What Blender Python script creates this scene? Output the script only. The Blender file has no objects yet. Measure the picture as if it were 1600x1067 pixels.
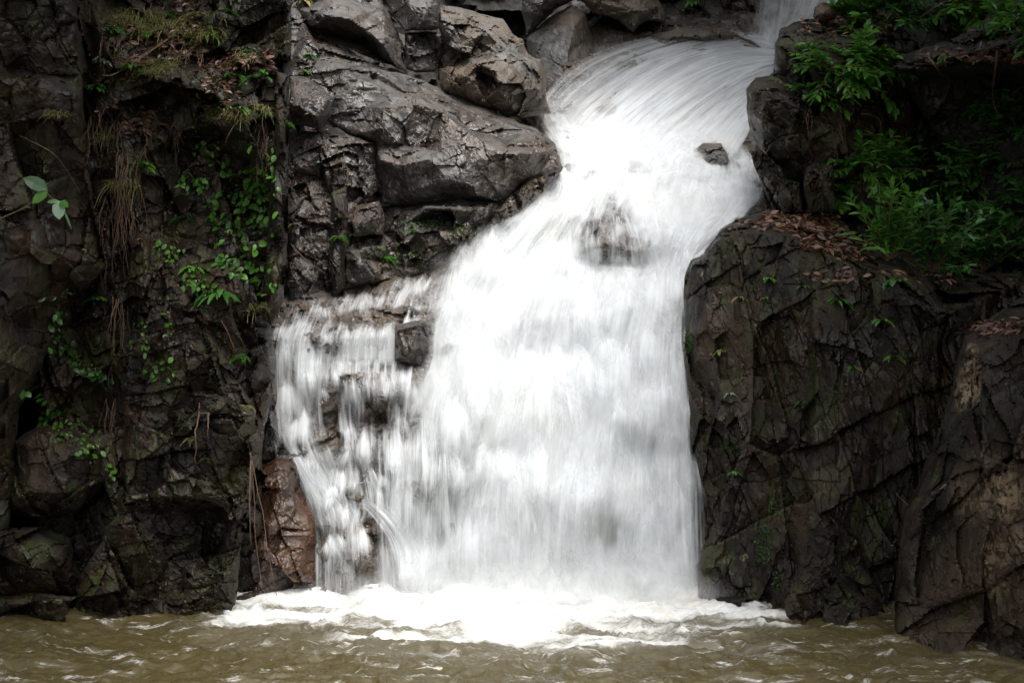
import bpy, math, random
import numpy as np
from mathutils import Vector
from mathutils.geometry import delaunay_2d_cdt
from mathutils.bvhtree import BVHTree

# ------------------------------------------------------------------ camera, world, sun, exposure
SC = bpy.context.scene
COL = SC.collection
FPX = 2222.0                      # focal length in photo pixels (50 mm on a 36 mm sensor)
CAM = np.array([0.0, 0.0, 3.2])
PITCH = math.atan(103.5 / FPX)
cd = bpy.data.cameras.new("camera"); cam = bpy.data.objects.new("camera", cd); COL.objects.link(cam)
cd.lens = 50; cd.sensor_width = 36; cd.clip_end = 500; cd.clip_start = 0.05
cam.location = CAM; cam.rotation_euler = (math.pi / 2 - PITCH, 0, 0)
SC.camera = cam
SUN_EL, SUN_AZ = math.radians(65), math.radians(162)      # azimuth from +Y towards +X
w = bpy.data.worlds.new("World"); SC.world = w; w.use_nodes = True
nt = w.node_tree; bg = nt.nodes["Background"]
sky = nt.nodes.new("ShaderNodeTexSky"); sky.sky_type = 'NISHITA'; sky.sun_disc = False
sky.sun_elevation = SUN_EL; sky.sun_rotation = SUN_AZ; sky.dust_density = 4; sky.air_density = 1.2
hs = nt.nodes.new("ShaderNodeHueSaturation"); hs.inputs["Saturation"].default_value = 0.28
nt.links.new(sky.outputs[0], hs.inputs["Color"]); nt.links.new(hs.outputs[0], bg.inputs[0])
bg.inputs[1].default_value = 0.15
ld = bpy.data.lights.new("sun", 'SUN'); sun = bpy.data.objects.new("sun", ld); COL.objects.link(sun)
ld.energy = 1.5; ld.angle = math.radians(30); ld.color = (1, 0.98, 0.95)
sd = Vector((math.sin(SUN_AZ) * math.cos(SUN_EL), math.cos(SUN_AZ) * math.cos(SUN_EL), math.sin(SUN_EL)))
sun.rotation_euler = sd.to_track_quat('Z', 'Y').to_euler()
SC.view_settings.view_transform = 'Standard'; SC.view_settings.look = 'None'
SC.view_settings.gamma = 1; SC.view_settings.use_curve_mapping = False
SC.view_settings.exposure = 1.17
SC.render.engine = 'CYCLES'
cy = SC.cycles
cy.use_denoising = True
cy.max_bounces = 8; cy.diffuse_bounces = 5; cy.glossy_bounces = 2; cy.transmission_bounces = 2
cy.transparent_max_bounces = 16
cy.use_adaptive_sampling = True

# ------------------------------------------------------------------ pixel <-> world
CP, SP = math.cos(PITCH), math.sin(PITCH)
def rays(px, py):
    x = (np.asarray(px, float) - 800) / FPX; z = (533.5 - np.asarray(py, float)) / FPX
    y = np.ones_like(x)
    return np.stack([x, y * CP + z * SP, -y * SP + z * CP], -1)
def W(px, py, Y):
    r = rays(px, py)
    return CAM + r * (np.asarray(Y, float) / r[..., 1])[..., None]
def YW(py, z=0.0):                 # world Y where the ray through row py meets height z
    r = rays(0.0, py); return float((z - CAM[2]) / r[2] * r[1])

# ------------------------------------------------------------------ noise (numpy)
def _h(ix, iy, iz, s):
    n = (ix.astype(np.int64) * 73856093) ^ (iy.astype(np.int64) * 19349663) ^ (iz.astype(np.int64) * 83492791) ^ (s * 2654435761)
    n &= 0xffffffff
    n = (n ^ (n >> 15)) * 2246822519 & 0xffffffff
    n = (n ^ (n >> 13)) * 3266489917 & 0xffffffff
    return ((n ^ (n >> 16)) & 0xffffff) / 16777216.0
def vnoise(p, s=0):
    i = np.floor(p); f = p - i; u = f * f * f * (f * (f * 6 - 15) + 10)
    r = 0
    for a in (0, 1):
        for b in (0, 1):
            for c in (0, 1):
                wgt = (u[:, 0] if a else 1 - u[:, 0]) * (u[:, 1] if b else 1 - u[:, 1]) * (u[:, 2] if c else 1 - u[:, 2])
                r = r + wgt * _h(i[:, 0] + a, i[:, 1] + b, i[:, 2] + c, s)
    return r * 2 - 1
def fbm(p, o=4, s=0, g=0.5):
    r, a = 0, 1.0; p = p.copy()
    for k in range(o):
        r = r + a * vnoise(p, s + k * 17); a *= g; p = p * 2.03 + 11.7
    return r
def cells(p, s=0):
    i = np.floor(p); n = len(p)
    f1 = np.full(n, 9.); f2 = np.full(n, 9.); d1 = np.zeros((n, 3)); k1 = np.zeros((n, 3))
    for a in (-1, 0, 1):
        for b in (-1, 0, 1):
            for c in (-1, 0, 1):
                q = i + (a, b, c)
                j = np.stack([_h(q[:, 0], q[:, 1], q[:, 2], s + t) for t in (1, 2, 3)], -1)
                dv = p - (q + j); d = (dv ** 2).sum(1)
                m = d < f1
                f2 = np.where(m, f1, np.minimum(f2, d))
                f1 = np.where(m, d, f1); d1[m] = dv[m]; k1[m] = q[m]
    r = np.stack([_h(k1[:, 0], k1[:, 1], k1[:, 2], s + t) for t in (7, 8, 9, 10)], -1)
    return np.sqrt(f1), np.sqrt(f2), d1, r
JD = np.array([[.93, .1, .36], [-.30, .2, .93], [.25, .95, -.2]])
def joints(p, sp, s=0):
    """blocks cut by three sets of roughly parallel joint planes: ids -> random offset and tilt, local coordinate, distance to the nearest joint"""
    rg = np.random.RandomState(s % 1000); R = JD + (rg.rand(3, 3) - .5) * .5
    ids, loc, dist = [], [], np.full(len(p), 9.)
    for k in range(3):
        n = R[k] / np.linalg.norm(R[k]); t = p @ n / (sp * (1, .75, 1.6)[k])
        t = t + .55 * vnoise(np.stack([t * .9, t * 0 + k, t * 0 + s], -1), s + k) + (.22 * vnoise(p / sp * .35, s + 5 + k))
        i = np.floor(t); ids.append(i); loc.append(t - i - .5); dist = np.minimum(dist, .5 - np.abs(t - i - .5))
        if k == 0: p = p + np.outer((_h(i, i * 0, i * 0, s + 77) - .5) * sp * 1.3, R[1])      # offset neighbouring slabs like bricks
    h = [_h(ids[0], ids[1], ids[2], s + 20 + k) for k in range(4)]
    return h[0] - .5, (h[1] - .5) * 2 * loc[0] + (h[2] - .5) * 2 * loc[1], dist
def sstep(a, b, x):
    t = np.clip((x - a) / (b - a), 0, 1); return t * t * (3 - 2 * t)

# ------------------------------------------------------------------ mesh output
def mesh_obj(name, V, F, mat, parent=None, smooth=False, attrs=None, uvs=None, centre=True):
    """V (n,3); F: array (m,3|4) or list of arrays; one mesh object with its origin at its base centre"""
    V = np.asarray(V, float)
    if not isinstance(F, list): F = [F]
    F = [np.asarray(f, np.int64) for f in F if len(f)]
    off = np.zeros(3)
    if centre and parent is None:
        off = np.array([(V[:, 0].min() + V[:, 0].max()) / 2, (V[:, 1].min() + V[:, 1].max()) / 2, V[:, 2].min()])
    me = bpy.data.meshes.new(name)
    nv = len(V); nf = sum(len(f) for f in F)
    loops = np.concatenate([f.ravel() for f in F]); tot = np.concatenate([np.full(len(f), f.shape[1]) for f in F])
    start = np.concatenate([[0], np.cumsum(tot)[:-1]])
    me.vertices.add(nv); me.vertices.foreach_set("co", (V - off).ravel().astype(np.float32))
    me.loops.add(len(loops)); me.loops.foreach_set("vertex_index", loops.astype(np.int32))
    me.polygons.add(nf); me.polygons.foreach_set("loop_start", start.astype(np.int32)); me.polygons.foreach_set("loop_total", tot.astype(np.int32))
    me.polygons.foreach_set("use_smooth", np.full(nf, smooth))
    if attrs:
        for k, a in attrs.items():
            a = np.asarray(a, np.float32)
            if a.ndim == 1:
                t = me.attributes.new(k, 'FLOAT', 'POINT'); t.data.foreach_set("value", a)
            else:
                t = me.attributes.new(k, 'FLOAT_VECTOR', 'POINT'); t.data.foreach_set("vector", a.ravel())
    me.update(calc_edges=True)
    if mat: me.materials.append(mat)
    o = bpy.data.objects.new(name, me); o.location = off; COL.objects.link(o)
    if parent is not None:
        o.parent = parent
        o.location = -np.array(parent.location)
    return o
def tag(o, label=None, cat=None, group=None, kind=None):
    if label: o["label"] = label
    if cat: o["category"] = cat
    if group: o["group"] = group
    if kind: o["kind"] = kind
    return o
def empty(name, loc, label, cat, group=None):
    o = bpy.data.objects.new(name, None); COL.objects.link(o); o.location = loc
    return tag(o, label, cat, group)

# ------------------------------------------------------------------ materials
class NT:
    def __init__(s, name):
        s.m = bpy.data.materials.new(name); s.m.use_nodes = True; s.t = s.m.node_tree; s.t.nodes.clear()
        s.out = s.n("ShaderNodeOutputMaterial")
    def n(s, typ, _in=None, **kw):
        x = s.t.nodes.new(typ)
        for k, v in kw.items(): setattr(x, k, v)
        for k, v in (_in or {}).items():
            if isinstance(v, bpy.types.NodeSocket): s.t.links.new(v, x.inputs[k])
            else: x.inputs[k].default_value = v
        return x
    def mth(s, op, a, b=0.0, c=0.0, clamp=False):
        return s.n("ShaderNodeMath", {0: a, 1: b, 2: c}, operation=op, use_clamp=clamp).outputs[0]
    def noise(s, vec, scale, detail=4, rough=0.55, dist=0.0):
        return s.n("ShaderNodeTexNoise", {"Vector": vec, "Scale": scale, "Detail": detail, "Roughness": rough, "Distortion": dist}).outputs[0]
    def mr(s, v, a, b, c=0.0, d=1.0):
        return s.n("ShaderNodeMapRange", {0: v, 1: a, 2: b, 3: c, 4: d}, interpolation_type='SMOOTHSTEP').outputs[0]
    def mix(s, f, a, b):
        x = s.n("ShaderNodeMix", data_type='RGBA'); 
        for i, v in ((0, f), (6, a), (7, b)):
            if isinstance(v, bpy.types.NodeSocket): s.t.links.new(v, x.inputs[i])
            else: x.inputs[i].default_value = v if i == 0 else (*v, 1)
        return x.outputs[2]
    def mapv(s, vec, sc):
        return s.n("ShaderNodeVectorMath", {0: vec, 1: sc}, operation='MULTIPLY').outputs[0]

def rock_mat(name, dark, mid, stain, stain_amt=0.5, rough=0.38, moss=0.0, lichen=0.0, stretch=(1, 1, 1), bump=0.5, spec=0.6, spots=()):
    s = NT(name)
    pos = s.n("ShaderNodeNewGeometry").outputs["Position"]
    P = s.mapv(pos, stretch)
    n1 = s.noise(P, 1.3, 5, 0.6, 0.4); n2 = s.noise(P, 7.0, 6, 0.65); n3 = s.noise(P, 42.0, 4, 0.7); n4 = s.noise(P, 0.7, 3, 0.5)
    c = s.mix(s.mr(n2, 0.3, 0.7), dark, mid)
    c = s.mix(s.mth('MULTIPLY', s.mr(n1, 0.5 - 0.2 * stain_amt, 0.72 - 0.15 * stain_amt), 0.85), c, stain)
    c = s.mix(s.mr(n3, 0.52, 0.75, 0, 0.55), c, tuple(0.35 * x for x in dark))
    c = s.mix(s.mr(n3, 0.42, 0.2, 0, 0.4), c, tuple(1.9 * x for x in mid))
    if moss > 0:
        nz = s.n("ShaderNodeSeparateXYZ", {0: s.n("ShaderNodeNewGeometry").outputs["Normal"]}).outputs[2]
        mm = s.mth('MULTIPLY', s.mr(s.noise(P, 2.6, 5, 0.7), 0.62 - 0.16 * moss, 0.72 - 0.12 * moss), s.mr(nz, -0.5, 0.6, 0.35, 1.0))
        mm = s.mth('MULTIPLY', mm, s.mr(n3, 0.35, 0.55))
        c = s.mix(mm, c, (0.035, 0.045, 0.012))
    if lichen > 0:
        v = s.noise(pos, 5.5, 5, 0.75, 0.6)
        c = s.mix(s.mr(v, 0.69 - 0.1 * lichen, 0.72 - 0.1 * lichen, 0, 0.8), c, (0.17, 0.13, 0.08))
    for (cx, cyy, cz, rad) in spots:
        dd_ = s.n("ShaderNodeVectorMath", {0: pos, 1: (cx, cyy, cz)}, operation='DISTANCE').outputs["Value"]
        mk = s.mth('MULTIPLY', s.mr(dd_, rad, rad * .3), s.mr(s.noise(pos, 8, 5, 0.75, 0.8), 0.46, 0.52))
        c = s.mix(s.mth('MULTIPLY', mk, .9), c, (0.27, 0.20, 0.12))
    h = s.mth('ADD', s.mth('MULTIPLY', n2, 0.6), s.mth('MULTIPLY', n3, 0.16))
    h = s.mth('ADD', h, s.mth('MULTIPLY', s.noise(P, 140.0, 2, 0.6), 0.04))
    b = s.n("ShaderNodeBump", {"Strength": bump, "Distance": 0.09, "Height": h}).outputs[0]
    r = s.mr(s.noise(P, 3.0, 4, 0.6), 0.36, 0.62, rough - 0.16, rough + 0.36)
    p = s.n("ShaderNodeBsdfPrincipled", {"Base Color": c, "Roughness": r, "Normal": b, "Specular IOR Level": spec})
    s.t.links.new(p.outputs[0], s.out.inputs[0]); return s.m

M = {}
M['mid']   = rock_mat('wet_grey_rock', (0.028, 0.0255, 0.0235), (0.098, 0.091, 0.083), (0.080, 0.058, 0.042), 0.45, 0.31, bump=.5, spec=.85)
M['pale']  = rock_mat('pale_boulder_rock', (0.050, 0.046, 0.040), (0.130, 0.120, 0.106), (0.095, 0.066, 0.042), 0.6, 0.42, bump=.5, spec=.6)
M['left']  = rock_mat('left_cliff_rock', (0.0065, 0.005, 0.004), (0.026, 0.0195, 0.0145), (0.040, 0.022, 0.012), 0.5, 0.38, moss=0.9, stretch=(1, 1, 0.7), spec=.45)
M['right'] = rock_mat('right_cliff_rock', (0.005, 0.0038, 0.003), (0.023, 0.017, 0.012), (0.040, 0.025, 0.014), 0.45, 0.42, moss=0.75, lichen=0.5, stretch=(1.1, 1.1, 0.7), spec=.32)
M['lich']  = rock_mat('lichened_rock', (0.0055, 0.0042, 0.0034), (0.022, 0.016, 0.011), (0.042, 0.026, 0.015), 0.5, 0.5, moss=0.4, lichen=0.5, stretch=(1, 1, 0.6), spec=.32,
                      spots=[(*W(1550, 770, 12.35), .42), (*W(1575, 860, 12.2), .34), (*W(1545, 900, 12.2), .25), (*W(1515, 600, 12.9), .38), (*W(1500, 555, 12.9), .2), (*W(1395, 745, 13.3), .12)])
M['brown'] = rock_mat('brown_wet_rock', (0.022, 0.011, 0.006), (0.058, 0.028, 0.013), (0.085, 0.038, 0.016), 0.6, 0.2, spec=.9)
M['bed']   = rock_mat('stream_bed_rock', (0.045, 0.038, 0.032), (0.125, 0.108, 0.092), (0.095, 0.068, 0.046), 0.5, 0.2, spec=.9)
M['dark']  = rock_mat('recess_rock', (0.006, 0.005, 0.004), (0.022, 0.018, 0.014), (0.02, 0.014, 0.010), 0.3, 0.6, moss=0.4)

# ------------------------------------------------------------------ relief builder
def interp_fn(pts, segs=()):
    """piecewise-planar depth over the pixel plane through control points (constrained triangulation)"""
    co = [Vector((float(p[0]), float(p[1]))) for p in pts]
    res = delaunay_2d_cdt(co, list(segs), [], 0, 1e-4)
    vs, fs, orig = res[0], res[2], res[3]
    Y = np.array([np.mean([pts[k][2] for k in o]) if o else np.nan for o in orig])
    P = np.array([(v.x, v.y) for v in vs])
    for i in np.where(np.isnan(Y))[0]:
        d = ((np.array([(p[0], p[1]) for p in pts]) - P[i]) ** 2).sum(1); wt = 1 / (d + 1)**1.5
        Y[i] = (wt * np.array([p[2] for p in pts])).sum() / wt.sum()
    def f(x, y):
        out = np.full(len(x), np.nan)
        for t in fs:
            a, b, c = P[t[0]], P[t[1]], P[t[2]]
            m = (x >= min(a[0], b[0], c[0]) - .01) & (x <= max(a[0], b[0], c[0]) + .01) & (y >= min(a[1], b[1], c[1]) - .01) & (y <= max(a[1], b[1], c[1]) + .01)
            ii = np.where(m)[0]
            if not len(ii): continue
            d = (b[1] - c[1]) * (a[0] - c[0]) + (c[0] - b[0]) * (a[1] - c[1])
            if abs(d) < 1e-9: continue
            xx, yy = x[ii], y[ii]
            l1 = ((b[1] - c[1]) * (xx - c[0]) + (c[0] - b[0]) * (yy - c[1])) / d
            l2 = ((c[1] - a[1]) * (xx - c[0]) + (a[0] - c[0]) * (yy - c[1])) / d
            l3 = 1 - l1 - l2
            k = (l1 > -1e-6) & (l2 > -1e-6) & (l3 > -1e-6)
            out[ii[k]] = l1[k] * Y[t[0]] + l2[k] * Y[t[1]] + l3[k] * Y[t[2]]
        bad = np.isnan(out)
        if bad.any():
            dx = x[bad][:, None] - P[:, 0]; dy = y[bad][:, None] - P[:, 1]
            out[bad] = Y[np.argmin(dx * dx + dy * dy, 1)]
        return out
    return f
def pip(x, y, poly):
    ins = np.zeros(len(x), bool); n = len(poly)
    for i in range(n):
        x1, y1 = poly[i]; x2, y2 = poly[(i + 1) % n]
        c = ((y1 > y) != (y2 > y)) & (x < (x2 - x1) * (y - y1) / (y2 - y1 + 1e-12) + x1)
        ins ^= c
    return ins
def polydist(x, y, poly):
    best = np.full(len(x), 1e9); bx = np.zeros(len(x)); by = np.zeros(len(x)); n = len(poly)
    for i in range(n):
        a = poly[i]; b = poly[(i + 1) % n]; dx, dy = b - a; L = dx * dx + dy * dy + 1e-9
        t = np.clip(((x - a[0]) * dx + (y - a[1]) * dy) / L, 0, 1)
        qx, qy = a[0] + t * dx, a[1] + t * dy; d = np.hypot(x - qx, y - qy); m = d < best
        best[m] = d[m]; bx[m] = qx[m]; by[m] = qy[m]
    return best, bx, by
SURF = []                    # (BVH) list for planting things
def rock(name, mat, outline, inner=(), lines=(), step=2.6, bevel=(14, .12), facets=((.7, .22, .5), (.25, .07, .4)), fb=(.5, .035),
         back=(1.2, .8), jit=3.0, label=None, cat=None, group=None, kind=None, seed=None, stretch=(1, 1, 1), crack=0.03, warp=.035, jt=1.0):
    seed = seed if seed is not None else (sum(ord(c) * (i + 1) for i, c in enumerate(name)) + int(outline[0][0] * 7 + outline[0][1] * 13)) % 9973
    rg = np.random.RandomState(abs(seed))
    pts = list(outline) + list(inner); segs = [(i, (i + 1) % len(outline)) for i in range(len(outline))]
    for ln in lines:
        k0 = len(pts); pts += list(ln); segs += [(k0 + i, k0 + i + 1) for i in range(len(ln) - 1)]
    fY = interp_fn(pts, segs)
    # fractal outline
    poly = []
    for i in range(len(outline)):
        a = np.array(outline[i][:2], float); b = np.array(outline[(i + 1) % len(outline)][:2], float); L = np.hypot(*(b - a))
        n = max(1, int(L / 9)); nrm = np.array([-(b - a)[1], (b - a)[0]]) / (L + 1e-6)
        ph = rg.rand() * 100
        for k in range(n):
            t = k / n; env = min(1, 3 * t * (1 - t) * 1.4)
            q = np.array([[ph + t * L / 38.0, 0.3, 0.7]]); d = (vnoise(q, seed)[0] + .6 * vnoise(q * 2.7, seed + 3)[0] + .35 * vnoise(q * 6, seed + 5)[0]) * jit * env
            poly.append(a + (b - a) * t + nrm * d)
    poly = np.array(poly)
    x0, y0 = poly.min(0) - step; x1, y1 = poly.max(0) + step
    gx = np.arange(x0, x1 + step, step); gy = np.arange(y0, y1 + step, step)
    nx, ny = len(gx), len(gy)
    X, Yp = np.meshgrid(gx, gy); X = X.ravel(); Yp = Yp.ravel()
    X = X + (rg.rand(len(X)) - .5) * step * .35; Yp = Yp + (rg.rand(len(Yp)) - .5) * step * .35
    ins = pip(X, Yp, poly)
    G = np.arange(nx * ny).reshape(ny, nx)
    Q = np.stack([G[:-1, :-1], G[1:, :-1], G[1:, 1:], G[:-1, 1:]], -1).reshape(-1, 4)
    cnt = ins[Q].sum(1); Q = Q[cnt >= 2]
    used = np.unique(Q); remap = np.full(nx * ny, -1); remap[used] = np.arange(len(used)); Q = remap[Q]
    X, Yp, ins = X[used], Yp[used], ins[used]
    d, bx, by = polydist(X, Yp, poly)
    X = np.where(ins, X, bx); Yp = np.where(ins, Yp, by); d = np.where(ins, d, 0)
    Y = fY(X, Yp)
    p = W(X, Yp, Y)
    q = p / np.array(stretch); q = q + warp * np.stack([fbm(q * 1.7, 3, seed + 40 + k) for k in range(3)], -1)
    D = np.zeros(len(X))
    for i, (sc, off, tilt) in enumerate(facets):
        f1, f2, dv, r = cells(q / sc, seed + 100 + i * 31)
        D += (r[:, 0] - .5) * off + ((dv * (r[:, 1:4] - .5) * 2 * np.array([1, .3, 1])).sum(1)) * tilt * sc
        if crack and i == 0: D += .35 * crack * sc / .7 * (1 - sstep(0.0, 0.05, f2 - f1))
        if jt and i < 2:
            jo, jl, jd = joints(q, sc * .8, seed + 300 + i * 13)
            D += jt * (1, .6)[i] * (jo * off * .9 + jl * tilt * sc * .7 + (crack * .7 * (1 - sstep(0, .035, jd)) if crack and i == 0 else 0))
    D += fb[1] * fbm(q / fb[0], 5, seed + 7)
    D += .012 * fbm(q / .07, 3, seed + 9)
    bw, br = bevel
    t = np.clip(1 - d / bw, 0, 1); D = D * (1 - .35 * t) + br * (1 - np.sqrt(np.clip(1 - t * t, 0, 1)))
    V = W(X, Yp, Y + D)
    # skirt: back rings shrinking to a point behind
    E = np.concatenate([Q[:, [0, 1]], Q[:, [1, 2]], Q[:, [2, 3]], Q[:, [3, 0]]])
    Es = np.sort(E, 1); key = Es[:, 0].astype(np.int64) * (len(X) + 1) + Es[:, 1]
    _, idx, c = np.unique(key, return_index=True, return_counts=True); BE = E[idx[c == 1]]
    BE = BE[BE[:, 0] != BE[:, 1]]
    bv = np.unique(BE); rm = np.full(len(X), -1); rm[bv] = np.arange(len(bv))
    cen = V.mean(0); T, shr = back
    tris = None; n0 = len(V); n1 = n0 + len(bv)
    A = V[bv]
    def ring(fr, s):
        B = CAM + (A - CAM) * (1 + fr * T / A[:, 1])[:, None]; ct = B.mean(0)
        return np.stack([ct[0] + (B[:, 0] - ct[0]) * s, B[:, 1], ct[2] + (B[:, 2] - ct[2]) * s], -1)
    r2 = ring(1.0, shr * .8); V = np.concatenate([V, ring(.45, min(.97, (1 + shr) / 2)), r2, [r2.mean(0) + (0, T * .1, 0)]])
    a, b = BE[:, 0], BE[:, 1]; ra, rb = rm[a], rm[b]
    Q2 = np.stack([b, a, n0 + ra, n0 + rb], -1); Q3 = np.stack([n0 + rb, n0 + ra, n1 + ra, n1 + rb], -1)
    Tt = np.stack([n1 + rb, n1 + ra, np.full(len(a), len(V) - 1)], -1)
    o = mesh_obj(name, V, [np.concatenate([Q, Q2, Q3]), Tt], mat)
    SURF.append(BVHTree.FromPolygons(V[:n0].tolist(), Q.tolist()))
    return tag(o, label, cat, group, kind)
def hit(px, py):
    r = rays(px, py); dv = Vector(r).normalized(); best = None
    for b in SURF:
        h = b.ray_cast(Vector(CAM), dv)
        if h[0] is not None and (best is None or h[3] < best[1]): 
            n = h[1] if h[1].dot(dv) < 0 else -h[1]
            best = (h[0], h[3], n)
    return best
# ------------------------------------------------------------------ the rock masses
wl = YW
# backing gorge wall far behind everything
rock('gorge_wall', M['dark'], [(-700, -420, 22), (820, -420, 30), (2300, -420, 21), (2300, 1000, 14.6), (1300, 900, 17), (700, 700, 20), (300, 900, 18), (-700, 1000, 15)],
     [(900, 60, 26), (1150, 60, 27), (1500, 250, 19), (1500, 400, 17.5), (100, 300, 17), (600, 300, 21)], step=9, kind='structure', label='dark rock wall closing the gorge behind the falls', facets=((1.6, .8, .5), (.5, .2, .4)), back=(4, .9), bevel=(30, .5))

# ---- left cliff
Yb = wl(957)
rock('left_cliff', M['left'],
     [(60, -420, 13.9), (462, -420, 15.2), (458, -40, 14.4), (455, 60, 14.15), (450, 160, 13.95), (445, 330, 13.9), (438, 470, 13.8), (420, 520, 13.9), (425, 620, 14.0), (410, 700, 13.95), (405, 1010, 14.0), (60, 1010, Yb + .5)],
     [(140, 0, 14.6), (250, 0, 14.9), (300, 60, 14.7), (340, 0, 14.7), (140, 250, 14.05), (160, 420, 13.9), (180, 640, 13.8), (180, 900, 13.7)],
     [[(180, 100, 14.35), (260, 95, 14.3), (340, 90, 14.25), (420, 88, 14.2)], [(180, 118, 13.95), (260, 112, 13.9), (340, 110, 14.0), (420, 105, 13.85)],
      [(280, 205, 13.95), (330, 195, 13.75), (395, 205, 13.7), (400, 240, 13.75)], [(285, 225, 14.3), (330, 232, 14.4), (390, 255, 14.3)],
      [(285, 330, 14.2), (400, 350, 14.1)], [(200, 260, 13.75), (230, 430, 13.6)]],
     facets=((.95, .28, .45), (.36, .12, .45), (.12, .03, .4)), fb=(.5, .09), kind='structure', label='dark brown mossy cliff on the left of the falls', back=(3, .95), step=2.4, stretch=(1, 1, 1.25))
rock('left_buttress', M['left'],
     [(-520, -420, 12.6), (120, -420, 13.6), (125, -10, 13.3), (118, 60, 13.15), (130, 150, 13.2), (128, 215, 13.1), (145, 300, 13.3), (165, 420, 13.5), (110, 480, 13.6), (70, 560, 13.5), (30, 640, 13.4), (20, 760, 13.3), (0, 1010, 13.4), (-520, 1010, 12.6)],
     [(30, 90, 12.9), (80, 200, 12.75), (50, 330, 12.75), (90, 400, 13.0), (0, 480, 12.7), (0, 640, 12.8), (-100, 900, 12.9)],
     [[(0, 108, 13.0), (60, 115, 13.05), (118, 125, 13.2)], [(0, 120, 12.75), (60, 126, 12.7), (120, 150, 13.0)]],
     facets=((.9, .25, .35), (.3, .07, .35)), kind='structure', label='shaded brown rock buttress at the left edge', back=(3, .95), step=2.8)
rock('rock_pillar', M['right'],
     [(432, 112, 13.8), (453, 118, 13.8), (450, 250, 13.6), (449, 380, 13.55), (443, 470, 13.5), (425, 510, 13.5), (409, 500, 13.5), (417, 380, 13.5), (425, 250, 13.55), (430, 160, 13.65)],
     [(438, 200, 13.35), (436, 350, 13.25), (430, 450, 13.25)], facets=((.5, .08, .3), (.18, .05, .4)), fb=(.3, .03), jit=2, crack=.03, bevel=(8, .08), back=(.8, .8),
     label='narrow upright dark rock pillar beside the falls, edging the left cliff', cat='rock pillar', stretch=(1, 1, 3))
rock('rock_buttress', M['left'],
     [(225, 430, 13.75), (262, 420, 13.7), (300, 470, 13.6), (322, 500, 13.55), (352, 560, 13.5), (400, 640, 13.5), (404, 700, 13.5), (388, 800, 13.45), (372, 900, 13.4), (368, 950, wl(950)), (368, 1000, wl(950)), (190, 1010, Yb), (118, 1005, Yb), (125, 900, 13.4), (185, 800, 13.4), (195, 650, 13.45), (185, 560, 13.6)],
     [(250, 520, 13.35), (300, 620, 13.25), (240, 700, 13.2), (200, 780, 13.25), (330, 610, 13.45), (330, 700, 13.05), (300, 900, 13.15), (160, 950, Yb - .05), (300, 960, Yb - .05)],
     [[(310, 500, 13.5), (328, 560, 13.25), (350, 620, 13.2), (398, 645, 13.3)], [(285, 612, 13.2), (340, 622, 13.05), (395, 650, 13.2)], [(330, 770, 13.1), (372, 790, 13.15), (350, 900, 13.3), (330, 880, 13.5), (322, 800, 13.55), (330, 775, 13.15)]],
     facets=((.7, .22, .5), (.25, .08, .5), (.1, .03, .4)), kind='structure', label='lower left cliff buttress standing in the pool', back=(1.6, .85), step=2.3)
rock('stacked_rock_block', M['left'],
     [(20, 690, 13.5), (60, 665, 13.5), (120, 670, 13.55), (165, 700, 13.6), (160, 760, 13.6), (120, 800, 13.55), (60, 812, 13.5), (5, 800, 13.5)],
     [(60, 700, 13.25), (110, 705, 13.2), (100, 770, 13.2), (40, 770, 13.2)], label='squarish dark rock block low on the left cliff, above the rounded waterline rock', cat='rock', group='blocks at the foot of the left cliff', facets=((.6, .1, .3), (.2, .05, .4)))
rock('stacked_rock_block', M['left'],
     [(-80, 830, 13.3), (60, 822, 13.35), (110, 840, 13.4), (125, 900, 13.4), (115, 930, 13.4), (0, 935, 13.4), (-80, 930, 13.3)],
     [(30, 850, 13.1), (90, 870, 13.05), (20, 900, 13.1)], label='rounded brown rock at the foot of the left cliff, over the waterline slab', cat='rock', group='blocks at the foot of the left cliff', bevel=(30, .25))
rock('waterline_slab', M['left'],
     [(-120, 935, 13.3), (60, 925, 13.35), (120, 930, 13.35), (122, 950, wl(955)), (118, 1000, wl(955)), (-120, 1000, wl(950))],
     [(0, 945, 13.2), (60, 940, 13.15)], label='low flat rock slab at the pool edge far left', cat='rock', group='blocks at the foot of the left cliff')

# ---- brown rock between the left cliff and the side cascade
rock('brown_boulder', M['brown'],
     [(398, 735, 14.4), (430, 715, 14.35), (462, 722, 14.35), (470, 760, 14.3), (492, 800, 14.2), (500, 850, 14.15), (500, 925, wl(928)), (500, 980, wl(928)), (370, 985, wl(935)), (372, 900, 14.1), (385, 820, 14.2)],
     [(425, 745, 14.1), (450, 760, 14.0), (420, 820, 13.9), (450, 830, 13.95), (470, 870, 13.95), (400, 925, wl(935))],
     [[(400, 745, 14.2), (440, 752, 14.0), (460, 790, 14.0), (440, 822, 13.9), (420, 850, 13.95)], [(440, 826, 14.0), (490, 830, 14.0)]],
     label='wet reddish brown boulder at the foot of the side cascade', cat='boulder', facets=((.7, .10, .3), (.25, .03, .2)), back=(1, .8), step=2.2, jt=.6)
rock('edge_rock', M['mid'],
     [(410, 510, 14.5), (428, 512, 14.5), (432, 560, 14.4), (432, 640, 14.4), (440, 700, 14.4), (425, 720, 14.4), (405, 718, 14.4), (412, 640, 14.4), (408, 560, 14.4)],
     [(420, 560, 14.15), (420, 650, 14.15)], label='glistening narrow rock strip between left cliff and side cascade', cat='rock', facets=((.2, .1, .5), (.08, .04, .5)), step=2)

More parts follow.
